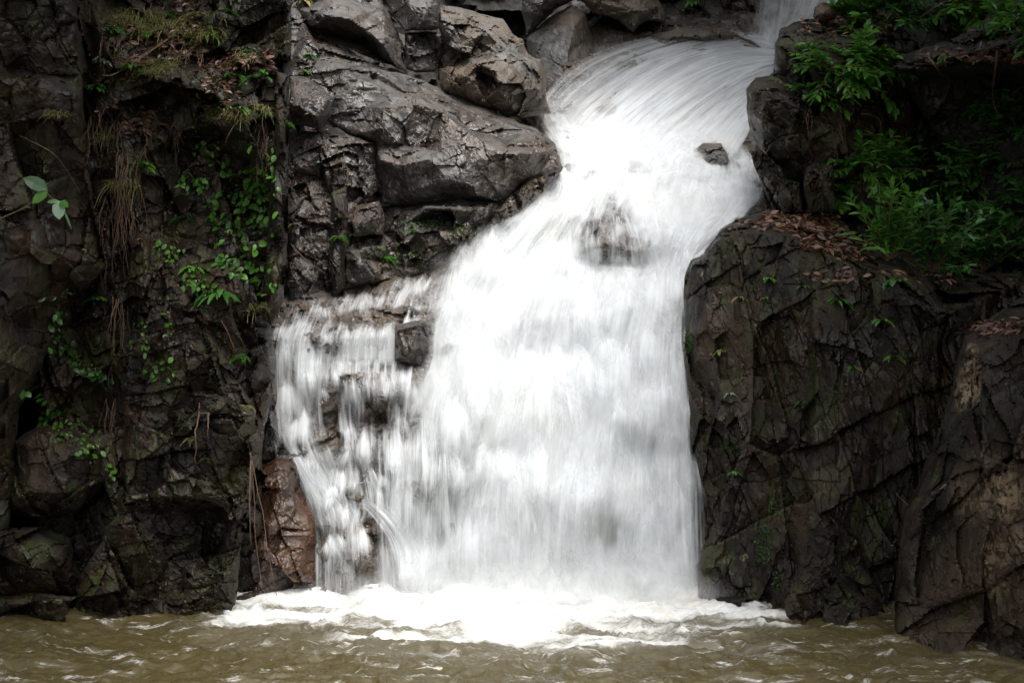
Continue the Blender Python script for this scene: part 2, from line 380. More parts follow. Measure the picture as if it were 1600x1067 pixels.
# ---- middle left: big boulders above the side cascade
rock('cracked_slab', M['mid'],
     [(455, -30, 18.3), (590, -30, 18.6), (600, 10, 18.5), (622, 50, 18.4), (636, 112, 18.2), (620, 108, 18.1), (590, 96, 18.0), (540, 74, 18.0), (505, 62, 18.1), (488, 46, 18.2), (462, 15, 18.3)],
     [(530, -10, 18.4), (500, 35, 17.85), (560, 40, 17.75), (600, 60, 17.8)],
     [[(487, 44, 18.0), (510, 24, 17.7), (545, 30, 17.65), (575, 50, 17.7), (600, 72, 17.75)], [(500, 50, 18.35), (530, 58, 18.5), (575, 70, 18.4), (590, 88, 18.3)]],
     label='dark angular slab overhanging the pale slope, upper left', cat='boulder', facets=((.9, .07, .18), (.25, .03, .2)), jt=.6, crack=.018)
rock('wedged_block', M['mid'],
     [(588, -40, 18.6), (695, -40, 18.8), (688, 10, 18.5), (686, 46, 18.4), (660, 48, 18.3), (632, 50, 18.3), (612, 25, 18.5)],
     [(640, 10, 18.15), (670, 12, 18.1), (660, 35, 18.1)], label='brown faced square block at the top edge above the dark cube', cat='boulder', facets=((.8, .1, .25), (.25, .04, .3)), bevel=(6, .08), jit=2)
rock('dark_cube_rock', M['mid'],
     [(632, 52, 18.5), (660, 50, 18.5), (690, 52, 18.4), (694, 85, 18.3), (682, 112, 18.3), (650, 114, 18.3), (634, 108, 18.3)],
     [(640, 60, 18.1), (688, 56, 17.9), (684, 95, 18.25), (645, 95, 18.3)], label='dark cube shaped rock wedged under the square block', cat='boulder', facets=((.8, .08, .2), (.25, .03, .2)), bevel=(5, .06), jit=1.5)
rock('rounded_boulder', M['pale'],
     [(684, 8, 18.9), (718, 12, 18.9), (760, 24, 18.8), (786, 30, 18.8), (800, 52, 18.6), (818, 62, 18.6), (825, 84, 18.5), (845, 94, 18.5), (853, 128, 18.5), (861, 178, 18.6), (815, 186, 18.3), (742, 166, 18.1), (690, 142, 18.1), (684, 110, 18.2), (692, 80, 18.3), (686, 45, 18.5)],
     [(715, 40, 18.2), (760, 50, 18.25), (720, 80, 17.95), (790, 80, 18.1), (810, 100, 18.0), (730, 120, 17.7), (770, 130, 17.8), (835, 140, 18.1)],
     [[(693, 40, 18.0), (725, 55, 18.0), (742, 60, 17.9), (735, 84, 17.9)], [(695, 68, 18.2), (715, 82, 18.3), (740, 85, 18.3)], [(745, 100, 17.85), (775, 112, 17.8), (780, 140, 17.7)], [(748, 112, 18.1), (770, 125, 18.15), (765, 142, 18.05)]],
     label='tall rounded pale boulder with fractured face left of the chute', cat='boulder', facets=((.6, .14, .42), (.24, .06, .4)), jt=.8, crack=.02, back=(2, .8), step=2.0)
rock('sloping_slab', M['mid'],
     [(452, -10, 18.4), (470, 20, 18.2), (492, 60, 18.0), (527, 74, 17.95), (591, 103, 17.8), (640, 118, 17.9), (700, 145, 17.9), (760, 172, 17.9), (838, 200, 17.8), (868, 225, 17.5), (880, 262, 17.3), (850, 300, 17.0), (800, 260, 17.1), (700, 230, 17.1), (600, 190, 17.1), (520, 200, 17.0), (452, 125, 17.2)],
     [(480, 60, 17.6), (520, 100, 17.35), (560, 125, 17.15), (600, 120, 17.35), (640, 150, 17.1), (700, 175, 17.2), (780, 210, 17.2), (830, 230, 17.0)],
     [[(500, 72, 17.8), (560, 100, 17.7), (640, 140, 17.5), (720, 172, 17.5), (830, 206, 17.5)], [(500, 80, 17.6), (560, 110, 17.5), (640, 152, 17.2), (720, 188, 17.3)]],
     label='long pale wet slab sloping down towards the chute', cat='boulder', facets=((.8, .07, .22), (.25, .055, .38)), jt=.85, crack=.025, back=(1.6, .85), step=2.1, stretch=(1.5, 1, .8))
rock('angular_boulder', M['mid'],
     [(521, 192, 17.0), (560, 168, 17.1), (604, 140, 17.2), (655, 146, 17.2), (700, 172, 17.2), (738, 204, 17.1), (790, 215, 17.1), (838, 205, 17.1), (866, 235, 16.95), (876, 264, 16.9), (840, 275, 16.85), (812, 290, 16.8), (790, 318, 16.8), (720, 312, 16.8), (660, 322, 16.8), (596, 320, 16.8), (590, 260, 16.8), (585, 225, 16.9), (545, 212, 17.0)],
     [(610, 165, 16.75), (650, 160, 16.8), (600, 200, 16.6), (622, 222, 16.55), (690, 240, 16.42), (700, 280, 16.3), (740, 290, 16.35), (790, 240, 16.5), (830, 240, 16.5)],
     [[(594, 228, 16.75), (632, 227, 16.72), (670, 232, 16.7)], [(594, 250, 16.45), (628, 258, 16.35), (672, 249, 16.35)],
      [(608, 145, 17.05), (606, 168, 16.6), (650, 164, 16.6), (672, 168, 16.65)], [(654, 148, 17.0), (690, 176, 16.72), (738, 212, 16.5), (742, 260, 16.3), (745, 305, 16.4)], [(620, 262, 16.4), (625, 285, 16.6), (640, 300, 16.6)]],
     label='large angular boulder with a bright flat ledge, left of the falls', cat='boulder', facets=((.9, .03, .10), (.3, .022, .2), (.09, .010, .3)), fb=(.3, .018), jt=.8, crack=.02, back=(1.4, .85), step=1.9)
rock('leaning_block', M['mid'],
     [(452, 120, 17.1), (480, 121, 17.1), (505, 138, 17.0), (524, 153, 16.9), (518, 180, 16.8), (500, 203, 16.8), (457, 196, 16.8), (452, 180, 16.8)],
     [(500, 152, 16.55), (496, 180, 16.45), (465, 165, 16.45)], [[(455, 165, 16.5), (495, 182, 16.4), (512, 155, 16.6)]],
     label='pale topped block leaning against the left cliff', cat='boulder', facets=((.6, .03, .12), (.2, .02, .2)), jt=.4, crack=.01, step=2, bevel=(8, .1))
rock('ledge_rock', M['mid'],
     [(450, 205, 17.0), (500, 205, 17.0), (545, 212, 16.95), (588, 225, 16.9), (590, 300, 16.7), (560, 320, 16.5), (545, 390, 16.4), (520, 470, 16.3), (450, 478, 16.0), (449, 340, 16.4)],
     [(500, 230, 16.7), (545, 245, 16.6), (470, 262, 16.5), (510, 275, 16.3), (475, 315, 16.3), (480, 360, 16.2), (500, 430, 16.1), (560, 280, 16.5)],
     [[(452, 236, 16.8), (500, 240, 16.6), (535, 262, 16.5)], [(455, 272, 16.75), (500, 275, 16.8), (515, 300, 16.6)], [(460, 345, 16.1), (515, 348, 16.1)], [(460, 352, 16.25), (512, 356, 16.25)]],
     label='stepped brown ledges between left cliff and angular boulder', cat='rock ledge', facets=((.6, .16, .42), (.22, .06, .4), (.08, .015, .3)), step=2)
rock('mossy_column', M['left'],
     [(518, 300, 16.2), (542, 290, 16.25), (545, 340, 16.1), (538, 400, 16.0), (540, 450, 15.9), (520, 470, 15.9), (512, 400, 16.0), (516, 350, 16.1)],
     [(530, 340, 15.85), (526, 420, 15.8)], label='brown mossy column of rock rising from the side cascade top', cat='rock', facets=((.3, .06, .3), (.1, .02, .3)), step=2, bevel=(8, .1), jit=2, stretch=(1, 1, 2))
rock('ledge_block', M['mid'],
     [(556, 322, 16.6), (592, 314, 16.6), (602, 345, 16.4), (600, 368, 16.4), (580, 366, 16.3), (552, 372, 16.3), (548, 345, 16.4)],
     [(585, 335, 16.15), (570, 350, 16.1)], label='grey cubic block above the bright green fern', cat='rock', facets=((.4, .06, .3), (.15, .03, .3)), step=2, bevel=(6, .08))
rock('undercut_ledge', M['mid'],
     [(596, 322, 16.9), (660, 318, 16.9), (720, 308, 16.9), (790, 312, 16.9), (800, 325, 16.8), (762, 352, 16.6), (735, 385, 16.5), (705, 415, 16.4), (660, 428, 16.3), (600, 440, 16.2), (540, 452, 16.1), (540, 400, 16.3), (552, 370, 16.5), (600, 366, 16.6)],
     [(640, 345, 16.35), (700, 330, 16.35), (745, 330, 16.35), (670, 385, 16.1), (710, 375, 16.1), (560, 410, 16.1)],
     [[(650, 338, 16.3), (665, 326, 16.15), (705, 326, 16.15), (712, 345, 16.2)], [(658, 345, 16.6), (680, 338, 16.7), (706, 340, 16.6), (704, 358, 16.5)], [(655, 368, 16.1), (700, 364, 16.05), (715, 372, 16.0)], [(640, 378, 16.3), (640, 400, 16.35), (600, 385, 16.4), (570, 385, 16.3)]],
     label='low fractured ledge with moss beside the main falls', cat='rock ledge', facets=((.4, .16, .5), (.16, .08, .5)), step=2)
rock('wet_rock', M['bed'],
     [(770, 330, 16.7), (800, 300, 16.8), (830, 275, 16.9), (858, 262, 17.0), (850, 300, 16.8), (815, 330, 16.7), (780, 355, 16.6), (755, 360, 16.6)],
     [(820, 295, 16.5), (790, 330, 16.4)], label='glistening black rock at the water edge under the angular boulder', cat='rock', facets=((.25, .12, .5), (.1, .05, .5)), step=2)

# ---- background boulders at the top
rock('egg_boulder', M['mid'],
     [(822, 62, 22.6), (840, 44, 22.6), (870, 20, 22.7), (895, 8, 22.7), (915, 22, 22.6), (926, 55, 22.6), (942, 95, 22.5), (965, 140, 22.4), (900, 210, 22.1), (845, 200, 22.1), (826, 110, 22.5)],
     [(897, 40, 22.35), (885, 90, 22.2), (890, 140, 21.95)], facets=((1.5, .04, .06), (.5, .02, .08)), fb=(1.2, .08), crack=0, bevel=(26, .5), jit=2, jt=0,
     label='smooth brown water worn boulder left of the upper chute', cat='boulder')
rock('background_boulder', M['mid'],
     [(812, -40, 23), (905, -40, 23), (898, 0, 22.9), (868, 16, 22.8), (838, 44, 22.7), (822, 56, 22.7), (815, 20, 22.8)],
     [(860, -10, 22.2), (840, 15, 22.2)], label='rough boulder at the top edge above the smooth brown one', cat='boulder', bevel=(20, .4), facets=((.8, .1, .3), (.3, .06, .3)))
rock('capstone_boulder', M['pale'],
     [(880, -40, 23.2), (1000, -40, 23.4), (1035, 10, 23), (1042, 38, 22.8), (1010, 34, 22.7), (990, 52, 22.7), (960, 30, 22.8), (925, 22, 22.8), (905, 0, 22.9)],
     [(950, 8, 22.3), (1000, 18, 22.3), (960, 25, 22.5)], label='pale angular capstone boulder over a dark hollow at the top', cat='boulder', bevel=(12, .2), facets=((.7, .12, .4), (.3, .06, .3)))
rock('chute_rock', M['pale'],
     [(995, 75, 22.3), (1020, 55, 22.4), (1060, 44, 22.5), (1110, 42, 22.6), (1150, 52, 22.7), (1190, 75, 22.7), (1140, 110, 23.3), (1000, 120, 23.0)],
     [(1050, 58, 22.2), (1100, 56, 22.3)], label='low smooth rock capping the upper chute, orange at its crest', cat='boulder', bevel=(16, .3), facets=((1, .06, .2), (.3, .04, .3)))
for oc, lb in (([(1035, -40, 24.5), (1110, -40, 24.6), (1105, 20, 24.3), (1095, 48, 24.2), (1045, 42, 24.2)], 'dark rubble rock above the chute crest, nearest the capstone boulder'),
               ([(1095, 10, 24.2), (1130, 5, 24.2), (1150, 40, 24), (1140, 60, 24), (1100, 52, 24)], 'dark rubble rock above the chute crest, between its two neighbours'),
               ([(1100, -40, 24.8), (1185, -40, 24.8), (1190, 30, 24.3), (1165, 60, 24.2), (1140, 38, 24.3), (1120, 0, 24.4)], 'dark rubble rock behind the thin upper spout')):
    cx = sum(q[0] for q in oc) / len(oc); cyy = sum(q[1] for q in oc) / len(oc)
    rock('rubble_rock', M['mid'], oc, [(cx, cyy, 23.6)], label=lb, cat='rock', group='dark rubble rocks above the upper chute', facets=((.5, .3, .5), (.2, .1, .4)))

# ---- right side
rock('recess_wall', M['dark'], [(1380, -60, 17.6), (1620, -60, 17.6), (1640, 480, 16.8), (1400, 460, 16.6), (1290, 380, 16.9), (1380, 300, 17.2)], [(1500, 300, 17.2)], step=3.2, kind='structure', label='black recess between the right boulder and the shelf', back=(1.5, .9))
rock('right_cliff', M['right'],
     [(1068, 455, 14.9), (1080, 405, 15.0), (1100, 396, 15.0), (1110, 380, 15.05), (1125, 358, 15.2), (1160, 340, 15.5), (1200, 326, 15.9), (1260, 326, 16.1), (1300, 330, 16.1), (1360, 380, 16), (1500, 420, 16), (1620, 430, 15.5), (1620, 1030, 13.2), (1420, 1030, wl(985)), (1390, 1010, wl(985)), (1250, 1000, wl(962)), (1170, 985, wl(942)), (1110, 975, wl(935)), (1090, 930, wl(935)), (1090, 800, 14.4), (1075, 700, 14.5), (1073, 600, 14.6)],
     [(1100, 440, 14.7), (1090, 560, 14.45), (1110, 700, 14.2), (1110, 850, 14.1), (1110, 932, wl(937)), (1170, 940, wl(942) - .05), (1150, 640, 14.2), (1200, 900, 13.85), (1280, 960, wl(962) - .03), (1300, 800, 13.7), (1400, 600, 14.0), (1460, 500, 14.3), (1450, 900, 13.3), (1345, 980, wl(980) - .03)],
     [[(1118, 372, 15.0), (1150, 352, 15.25), (1200, 346, 15.35), (1260, 352, 15.3), (1300, 375, 15.1)], [(1115, 385, 14.75), (1150, 366, 14.75), (1200, 362, 14.7), (1245, 372, 14.65), (1290, 400, 14.5), (1350, 425, 14.4), (1430, 440, 14.6)],
      [(1200, 420, 14.45), (1200, 560, 14.3), (1205, 760, 14.0), (1180, 930, 13.95)], [(1245, 390, 14.5), (1262, 560, 14.2), (1260, 640, 14.05), (1262, 800, 13.75)], [(1268, 420, 14.35), (1275, 560, 14.05), (1275, 640, 13.95)],
      [(1270, 820, 13.6), (1310, 830, 13.55), (1345, 850, 13.9), (1360, 980, 13.7)], [(1150, 660, 14.1), (1165, 700, 14.15), (1140, 740, 14.1), (1120, 850, 14.0)]],
     facets=((1.0, .26, .42), (.42, .10, .38), (.13, .02, .35)), fb=(.45, .035), stretch=(.85, .8, 1.7), crack=.02, jt=.8, kind='structure', label='dark sheer rock wall on the right of the falls', back=(2.5, .93), step=2.3, bevel=(16, .25))
rock('right_boulder', M['right'],
     [(1210, 70, 16.6), (1218, 45, 16.7), (1240, 35, 16.9), (1290, 26, 17.4), (1400, 10, 17.4), (1440, 60, 17.2), (1430, 200, 17), (1400, 330, 16.8), (1300, 345, 16.3), (1240, 345, 16.2), (1245, 300, 16.3), (1212, 250, 16.4), (1205, 200, 16.5), (1208, 120, 16.5)],
     [(1240, 60, 16.35), (1300, 60, 16.6), (1360, 60, 16.7), (1250, 120, 16.1), (1330, 110, 16.2), (1300, 200, 16.1), (1350, 250, 16.3), (1240, 250, 16.15)],
     [[(1218, 60, 16.45), (1250, 52, 16.5), (1300, 50, 16.7)], [(1215, 75, 16.2), (1255, 68, 16.15), (1310, 75, 16.2)]],
     facets=((.9, .12, .3), (.3, .05, .35)), bevel=(14, .22), fb=(.35, .05), label='dark squared boulder topped with green shrubs right of the chute', cat='boulder', back=(1.8, .85), step=2.3)
rock('jutting_boulder', M['right'],
     [(1165, 140, 16.3), (1180, 122, 16.4), (1208, 114, 16.5), (1250, 130, 16.5), (1290, 200, 16.4), (1300, 280, 16.3), (1260, 290, 16.2), (1225, 265, 16.1), (1195, 240, 16.1), (1172, 205, 16.1), (1166, 170, 16.2)],
     [(1200, 150, 15.75), (1190, 190, 15.7), (1230, 220, 15.7), (1250, 170, 15.8)],
     facets=((.8, .12, .3), (.25, .06, .35)), bevel=(11, .16), fb=(.35, .06), label='rough dark boulder jutting out over the white water on the right', cat='boulder', step=2.2)
for oc, lb in (([(1172, 235, 16.1), (1195, 240, 16.1), (1215, 262, 16.0), (1235, 325, 15.9), (1210, 335, 15.9), (1195, 300, 16), (1178, 260, 16.1)], 'thin tilted dark slab splitting the water below the jutting boulder'),
               ([(1212, 275, 15.95), (1250, 285, 15.9), (1256, 335, 15.8), (1225, 338, 15.8), (1208, 310, 15.9)], 'small upright striped slab on the ledge corner'),
               ([(1258, 262, 15.8), (1275, 255, 15.8), (1302, 258, 15.8), (1306, 330, 15.7), (1262, 334, 15.7), (1255, 290, 15.7)], 'stump like upright slab behind the brown leaf litter')):
    cx = sum(q[0] for q in oc) / len(oc); cyy = sum(q[1] for q in oc) / len(oc); yy = oc[0][2]
    rock('upright_slab', M['right'], oc, [(cx, cyy, yy - .3)], label=lb, cat='rock', group='upright slabs on the right ledge', facets=((.4, .08, .3), (.12, .04, .4)), stretch=(.6, .8, 2.5), step=1.9, bevel=(5, .06), jit=1.5, back=(.5, .8))
rock('round_stone', M['brown'], [(1270, 28, 16.9), (1273, 12, 16.9), (1285, 4, 16.9), (1300, 7, 16.9), (1309, 20, 16.9), (1305, 32, 16.9), (1285, 36, 16.8)], [(1288, 18, 16.75)],
     label='small brown round stone on top of the right boulder', cat='stone', bevel=(14, .12), back=(.25, .7), step=1.6, facets=((.3, .02, .1),), fb=(.2, .01), jit=1)
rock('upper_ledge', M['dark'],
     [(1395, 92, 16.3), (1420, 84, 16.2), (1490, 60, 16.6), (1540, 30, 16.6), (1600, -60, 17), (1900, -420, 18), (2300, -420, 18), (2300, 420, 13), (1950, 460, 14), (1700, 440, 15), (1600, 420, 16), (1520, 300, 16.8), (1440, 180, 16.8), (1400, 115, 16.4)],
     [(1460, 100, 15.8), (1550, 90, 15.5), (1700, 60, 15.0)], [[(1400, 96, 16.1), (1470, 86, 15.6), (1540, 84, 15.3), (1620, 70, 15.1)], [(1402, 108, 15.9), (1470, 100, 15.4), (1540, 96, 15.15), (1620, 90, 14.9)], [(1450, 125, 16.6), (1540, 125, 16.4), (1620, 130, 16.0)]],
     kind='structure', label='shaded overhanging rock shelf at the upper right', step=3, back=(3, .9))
rock('right_pillar', M['lich'],
     [(1505, 525, 13.2), (1530, 508, 13.3), (1560, 488, 13.4), (1600, 462, 13.5), (1680, 400, 13.3), (1900, 300, 12.5), (2300, 300, 11.5), (2300, 1120, 10.8), (1700, 1100, wl(1040)), (1540, 1075, wl(1022)), (1460, 1060, wl(1014)), (1402, 1040, wl(998)), (1398, 985, wl(998)), (1400, 900, 13.0), (1412, 800, 13.1), (1440, 740, 13.2), (1478, 640, 13.2), (1495, 560, 13.2)],
     [(1530, 600, 12.7), (1470, 800, 12.6), (1440, 950, 12.55), (1560, 700, 12.3), (1590, 850, 12.1), (1530, 960, 12.25), (1470, 1005, wl(1010)), (1560, 1010, wl(1018) - .05), (1650, 600, 12.3), (1750, 800, 11.8)],
     [[(1510, 528, 12.95), (1560, 518, 12.8), (1610, 500, 12.6)], [(1512, 545, 12.75), (1560, 535, 12.6), (1610, 520, 12.4)], [(1535, 560, 12.6), (1532, 720, 12.3), (1536, 900, 12.1)], [(1405, 870, 12.85), (1440, 800, 12.75), (1500, 760, 12.5)]],
     facets=((1.2, .2, .35), (.4, .05, .3), (.1, .012, .3)), stretch=(.9, .8, 1.4), kind='structure', label='lichen spotted rock pillar at the right edge of the pool', back=(2.5, .93), step=2.6, bevel=(20, .3))
rock('corner_rock', M['lich'],
     [(1545, 985, 12.0), (1570, 950, 12.1), (1600, 925, 12.1), (1680, 900, 12), (1740, 1010, 11.6), (1740, 1100, 11.4), (1545, 1090, wl(1022)), (1540, 1020, wl(1022) - .02)],
     [(1580, 985, 11.75), (1630, 970, 11.6), (1570, 1018, wl(1024) - .02)], label='brown wedge shaped rock in the lower right corner', cat='rock', bevel=(16, .15), step=2.4, facets=((.5, .08, .3), (.2, .04, .3)))
rock('crevice_rock', M['right'],
     [(1275, 860, 13.7), (1300, 828, 13.7), (1340, 835, 13.7), (1355, 880, 13.7), (1385, 960, 13.3), (1380, 1010, wl(980)), (1240, 1005, wl(962)), (1225, 940, wl(962)), (1235, 900, 13.7)],
     [(1290, 880, 13.3), (1260, 930, 13.3), (1320, 950, 13.25)], label='low fractured rock at the foot of the right wall beside the dark crevice', cat='rock', step=2.2, facets=((.4, .14, .45), (.15, .05, .5)), bevel=(12, .15))

# ---- the bed of the stream and the rocks inside the falls
BEDP = [(1330, -80, 27), (1150, -80, 27), (900, -80, 27), (1300, 40, 25), (1200, 62, 23.6), (1120, 50, 23.0), (1040, 62, 22.6), (1000, 80, 22.3), (930, 110, 21.8), (860, 175, 20.6), (820, 185, 19.6), (1210, 100, 22.2), (1120, 100, 21.9),
        (1050, 140, 21.0), (1180, 170, 20.6), (980, 190, 20.0), (900, 200, 19.8), (1100, 210, 19.6), (1180, 230, 19.2), (860, 230, 18.6), (1000, 240, 18.7), (1100, 255, 18.4), (1190, 290, 18.0),
        (840, 268, 17.9), (900, 266, 17.9), (1000, 264, 17.9), (1080, 275, 17.7), (1150, 300, 17.4), (820, 300, 17.45), (900, 310, 17.4), (1000, 310, 17.3), (1080, 320, 17.1), (1200, 335, 16.9),
        (750, 350, 16.95), (850, 345, 16.95), (900, 345, 16.85), (940, 335, 16.8), (985, 345, 16.8), (915, 385, 16.25), (945, 378, 16.05), (985, 392, 16.2), (1060, 370, 16.5), (1120, 400, 16.2), (940, 415, 16.5), (1010, 420, 16.5), (880, 415, 16.4),
        (700, 405, 16.5), (780, 410, 16.4), (640, 430, 16.35), (560, 450, 16.3), (450, 470, 16.0), (1090, 440, 15.9), (760, 450, 15.85), (850, 460, 15.8), (940, 450, 15.9), (1000, 480, 15.75),
        (700, 480, 15.6), (780, 500, 15.5), (880, 520, 15.55), (970, 530, 15.3), (1065, 520, 15.35), (690, 560, 15.2), (780, 580, 15.0), (900, 590, 15.05), (1000, 600, 14.95), (1080, 600, 15.0),
        (850, 640, 14.8), (940, 640, 14.75), (985, 660, 14.45), (985, 720, 14.55), (1080, 700, 14.75), (760, 650, 14.7), (650, 620, 14.75), (690, 720, 14.45), (800, 760, 14.45), (940, 790, 14.3), (945, 850, 14.35), (1080, 850, 14.5),
        (430, 500, 15.3), (470, 500, 15.35), (620, 492, 15.5), (600, 460, 15.9), (430, 520, 15.0), (480, 525, 14.95), (540, 520, 14.9), (615, 520, 14.95), (660, 505, 15.2),
        (430, 570, 14.95), (500, 565, 15.0), (560, 560, 15.05), (620, 560, 15.1), (460, 590, 14.75), (530, 585, 14.75), (590, 585, 14.7), (640, 590, 14.7), (600, 625, 14.5), (640, 615, 14.6),
        (440, 640, 14.7), (510, 650, 14.85), (560, 660, 14.75), (600, 660, 14.7), (445, 700, 14.6), (520, 700, 14.55), (520, 740, 14.6), (600, 720, 14.45), (470, 740, 14.4), (560, 790, 14.35), (500, 800, 14.35),
        (530, 830, 14.15), (560, 812, 14.2), (595, 830, 14.15), (550, 870, 14.0), (590, 880, 14.02), (640, 860, 14.35), (700, 860, 14.35), (850, 880, 14.35), (1000, 900, 14.4),
        (430, 1000, 14.3), (540, 1000, 14.1), (600, 1000, 14.1), (700, 1000, 14.4), (900, 1000, 14.4), (1120, 1000, 14.5), (520, 930, 14.05), (600, 930, 14.08), (420, 930, 14.3), (420, 700, 14.6)]
bedY = interp_fn(BEDP)
bo = [(1330, -80, 27), (900, -80, 27), (880, 120, 22.1), (810, 185, 19.8), (790, 290, 17.9), (720, 350, 17.2), (560, 440, 16.6), (440, 465, 16.2), (410, 520, 15.2), (412, 1000, 14.4), (1130, 1000, 14.6), (1130, 480, 15.8), (1220, 330, 17.1), (1240, 120, 22)]
def bed_outline(q): return (q[0], q[1], float(bedY(np.array([float(q[0])]), np.array([float(q[1])]))[0]))
rock('stream_bed', M['bed'], [bed_outline(q) for q in bo], BEDP[3:], kind='structure', label='dark rock steps under the falling water', step=2.8,
     facets=((.5, .10, .3), (.2, .05, .4)), fb=(.3, .03), back=(2, .9), bevel=(8, .1), crack=.04)
def b_at(x, y): return float(bedY(np.array([float(x)]), np.array([float(y)]))[0])
rock('corner_block', M['mid'],
     [(618, 508, 15.1), (640, 500, 15.3), (662, 500, 15.25), (671, 518, 15.1), (668, 545, 14.95), (660, 575, 14.9), (640, 568, 14.8), (618, 562, 14.75)],
     [(622, 518, 14.7), (655, 512, 14.85), (635, 550, 14.6)], [[(620, 516, 14.62), (662, 505, 14.85)]], label='brown square cornered rock at the lip of the side cascade', cat='rock', facets=((.4, .05, .25), (.15, .03, .3)), step=1.7, bevel=(5, .06), jit=1.5, back=(.7, .8))
rock('veiled_boulder', M['bed'],
     [(886, 420, 16.6), (894, 372, 16.7), (912, 340, 16.8), (940, 327, 16.9), (970, 334, 16.8), (996, 360, 16.7), (1016, 412, 16.6), (985, 440, 16.6), (915, 440, 16.6)],
     [(940, 350, 16.25), (925, 385, 16.1), (970, 385, 16.1)], label='rounded grey boulder veiled by thin water in mid falls', cat='boulder', facets=((.5, .06, .3), (.2, .04, .4)), step=2, bevel=(20, .25), back=(.6, .8))
rock('midstream_rock', M['pale'],
     [(1082, 236, 18.5), (1098, 224, 18.6), (1126, 224, 18.5), (1136, 240, 18.3), (1143, 268, 18.1), (1122, 272, 18.1), (1092, 256, 18.3)],
     [(1120, 242, 18.25), (1128, 256, 18.15)], label='small grey flat rock standing in the rapids above the falls', cat='rock', facets=((.3, .05, .3), (.1, .02, .3)), step=1.6, bevel=(5, .05), jit=1.2, back=(.5, .8))
# ------------------------------------------------------------------ falling water
def water_mat(name, tint=(0.85, 0.87, 0.88), seed=0.0, contrast=0.34, wt=(.40, .12, .48)):
    s = NT(name)
    fl = s.n("ShaderNodeAttribute", attribute_name="flow").outputs["Vector"]
    de = s.n("ShaderNodeAttribute", attribute_name="dens").outputs["Fac"]
    fo = s.n("ShaderNodeVectorMath", {0: fl, 1: (seed, seed * 3.1, seed * 1.7)}, operation='ADD').outputs[0]
    a = s.noise(s.mapv(fo, (13, .7, 1)), 1.0, 3, 0.6, 0.3)
    b = s.noise(s.mapv(fo, (42, 1.1, 1)), 1.0, 3, 0.6, 0.2)
    c = s.noise(s.mapv(fo, (4.0, 1.5, 1)), 1.0, 4, 0.6, 0.5)
    st = s.mth('ADD', s.mth('MULTIPLY', a, wt[0]), s.mth('ADD', s.mth('MULTIPLY', b, wt[1]), s.mth('MULTIPLY', c, wt[2])))
    thr = s.mth('SUBTRACT', 0.66, s.mth('MULTIPLY', de, 0.36))
    al = s.mr(s.mth('SUBTRACT', st, thr), -contrast * .55, contrast)
    al = s.mth('MULTIPLY', al, s.mr(de, 0.0, 0.25))
    col = s.mix(s.mr(s.noise(fo, 1.3, 4, 0.6), 0.5, 0.75, 0, 0.6), tint, (0.86, 0.84, 0.79))
    bmp = s.n("ShaderNodeBump", {"Strength": 0.25, "Distance": 0.03, "Height": st}).outputs[0]
    df = s.n("ShaderNodeBsdfDiffuse", {"Color": col, "Normal": bmp}); tl = s.n("ShaderNodeBsdfTranslucent", {"Color": col})
    m1 = s.n("ShaderNodeMixShader", {0: 0.42, 1: df.outputs[0], 2: tl.outputs[0]})
    tr = s.n("ShaderNodeBsdfTransparent")
    m2 = s.n("ShaderNodeMixShader", {0: al, 1: tr.outputs[0], 2: m1.outputs[0]})
    s.t.links.new(m2.outputs[0], s.out.inputs[0]); return s.m
WM = [water_mat('white_water', seed=k * 7.3) for k in range(3)] + [water_mat('stranded_water', seed=k * 5.3 + 40, contrast=.20, wt=(.44, .24, .32)) for k in range(3)]

def mist_mat():
    s = NT('white_spray')
    fl = s.n("ShaderNodeAttribute", attribute_name="flow").outputs["Vector"]; de = s.n("ShaderNodeAttribute", attribute_name="dens").outputs["Fac"]
    n = s.noise(s.mapv(fl, (5, 1.6, 1)), 1.0, 5, 0.6, 0.6); al = s.mth('MULTIPLY', de, s.mr(n, .28, .72, .35, 1.0), clamp=True)
    c = (0.86, 0.87, 0.87, 1); df = s.n("ShaderNodeBsdfDiffuse", {"Color": c}); tl = s.n("ShaderNodeBsdfTranslucent", {"Color": c})
    m1 = s.n("ShaderNodeMixShader", {0: .45, 1: df.outputs[0], 2: tl.outputs[0]}); tr = s.n("ShaderNodeBsdfTransparent")
    m2 = s.n("ShaderNodeMixShader", {0: al, 1: tr.outputs[0], 2: m1.outputs[0]}); s.t.links.new(m2.outputs[0], s.out.inputs[0]); return s.m
WM.append(mist_mat())

def crs(P, t):                      # Catmull-Rom through rows of P at params t in [0, n-1]
    P = np.asarray(P, float); n = len(P); t = np.clip(t, 0, n - 1 - 1e-9); i = np.floor(t).astype(int); f = (t - i)
    f = f.reshape(f.shape + (1,) * (P.ndim - 1))
    g = lambda k: P[np.clip(k, 0, n - 1)]
    a, b, c, d = g(i - 1), g(i), g(i + 1), g(i + 2)
    return .5 * ((2 * b) + (c - a) * f + (2 * a - 5 * b + 4 * c - d) * f * f + (3 * b - a - 3 * c + d) * f ** 3)
def resamp(line, m):
    L = np.array([(q[0], q[1], q[2] if len(q) > 2 else 1.0) for q in line], float)
    D = crs(L, np.linspace(0, len(L) - 1, 240)); s = np.concatenate([[0], np.cumsum(np.hypot(*(np.diff(D[:, :2], axis=0)).T))])
    return np.stack([np.interp(np.linspace(0, s[-1], m), s, D[:, k]) for k in range(3)], -1)
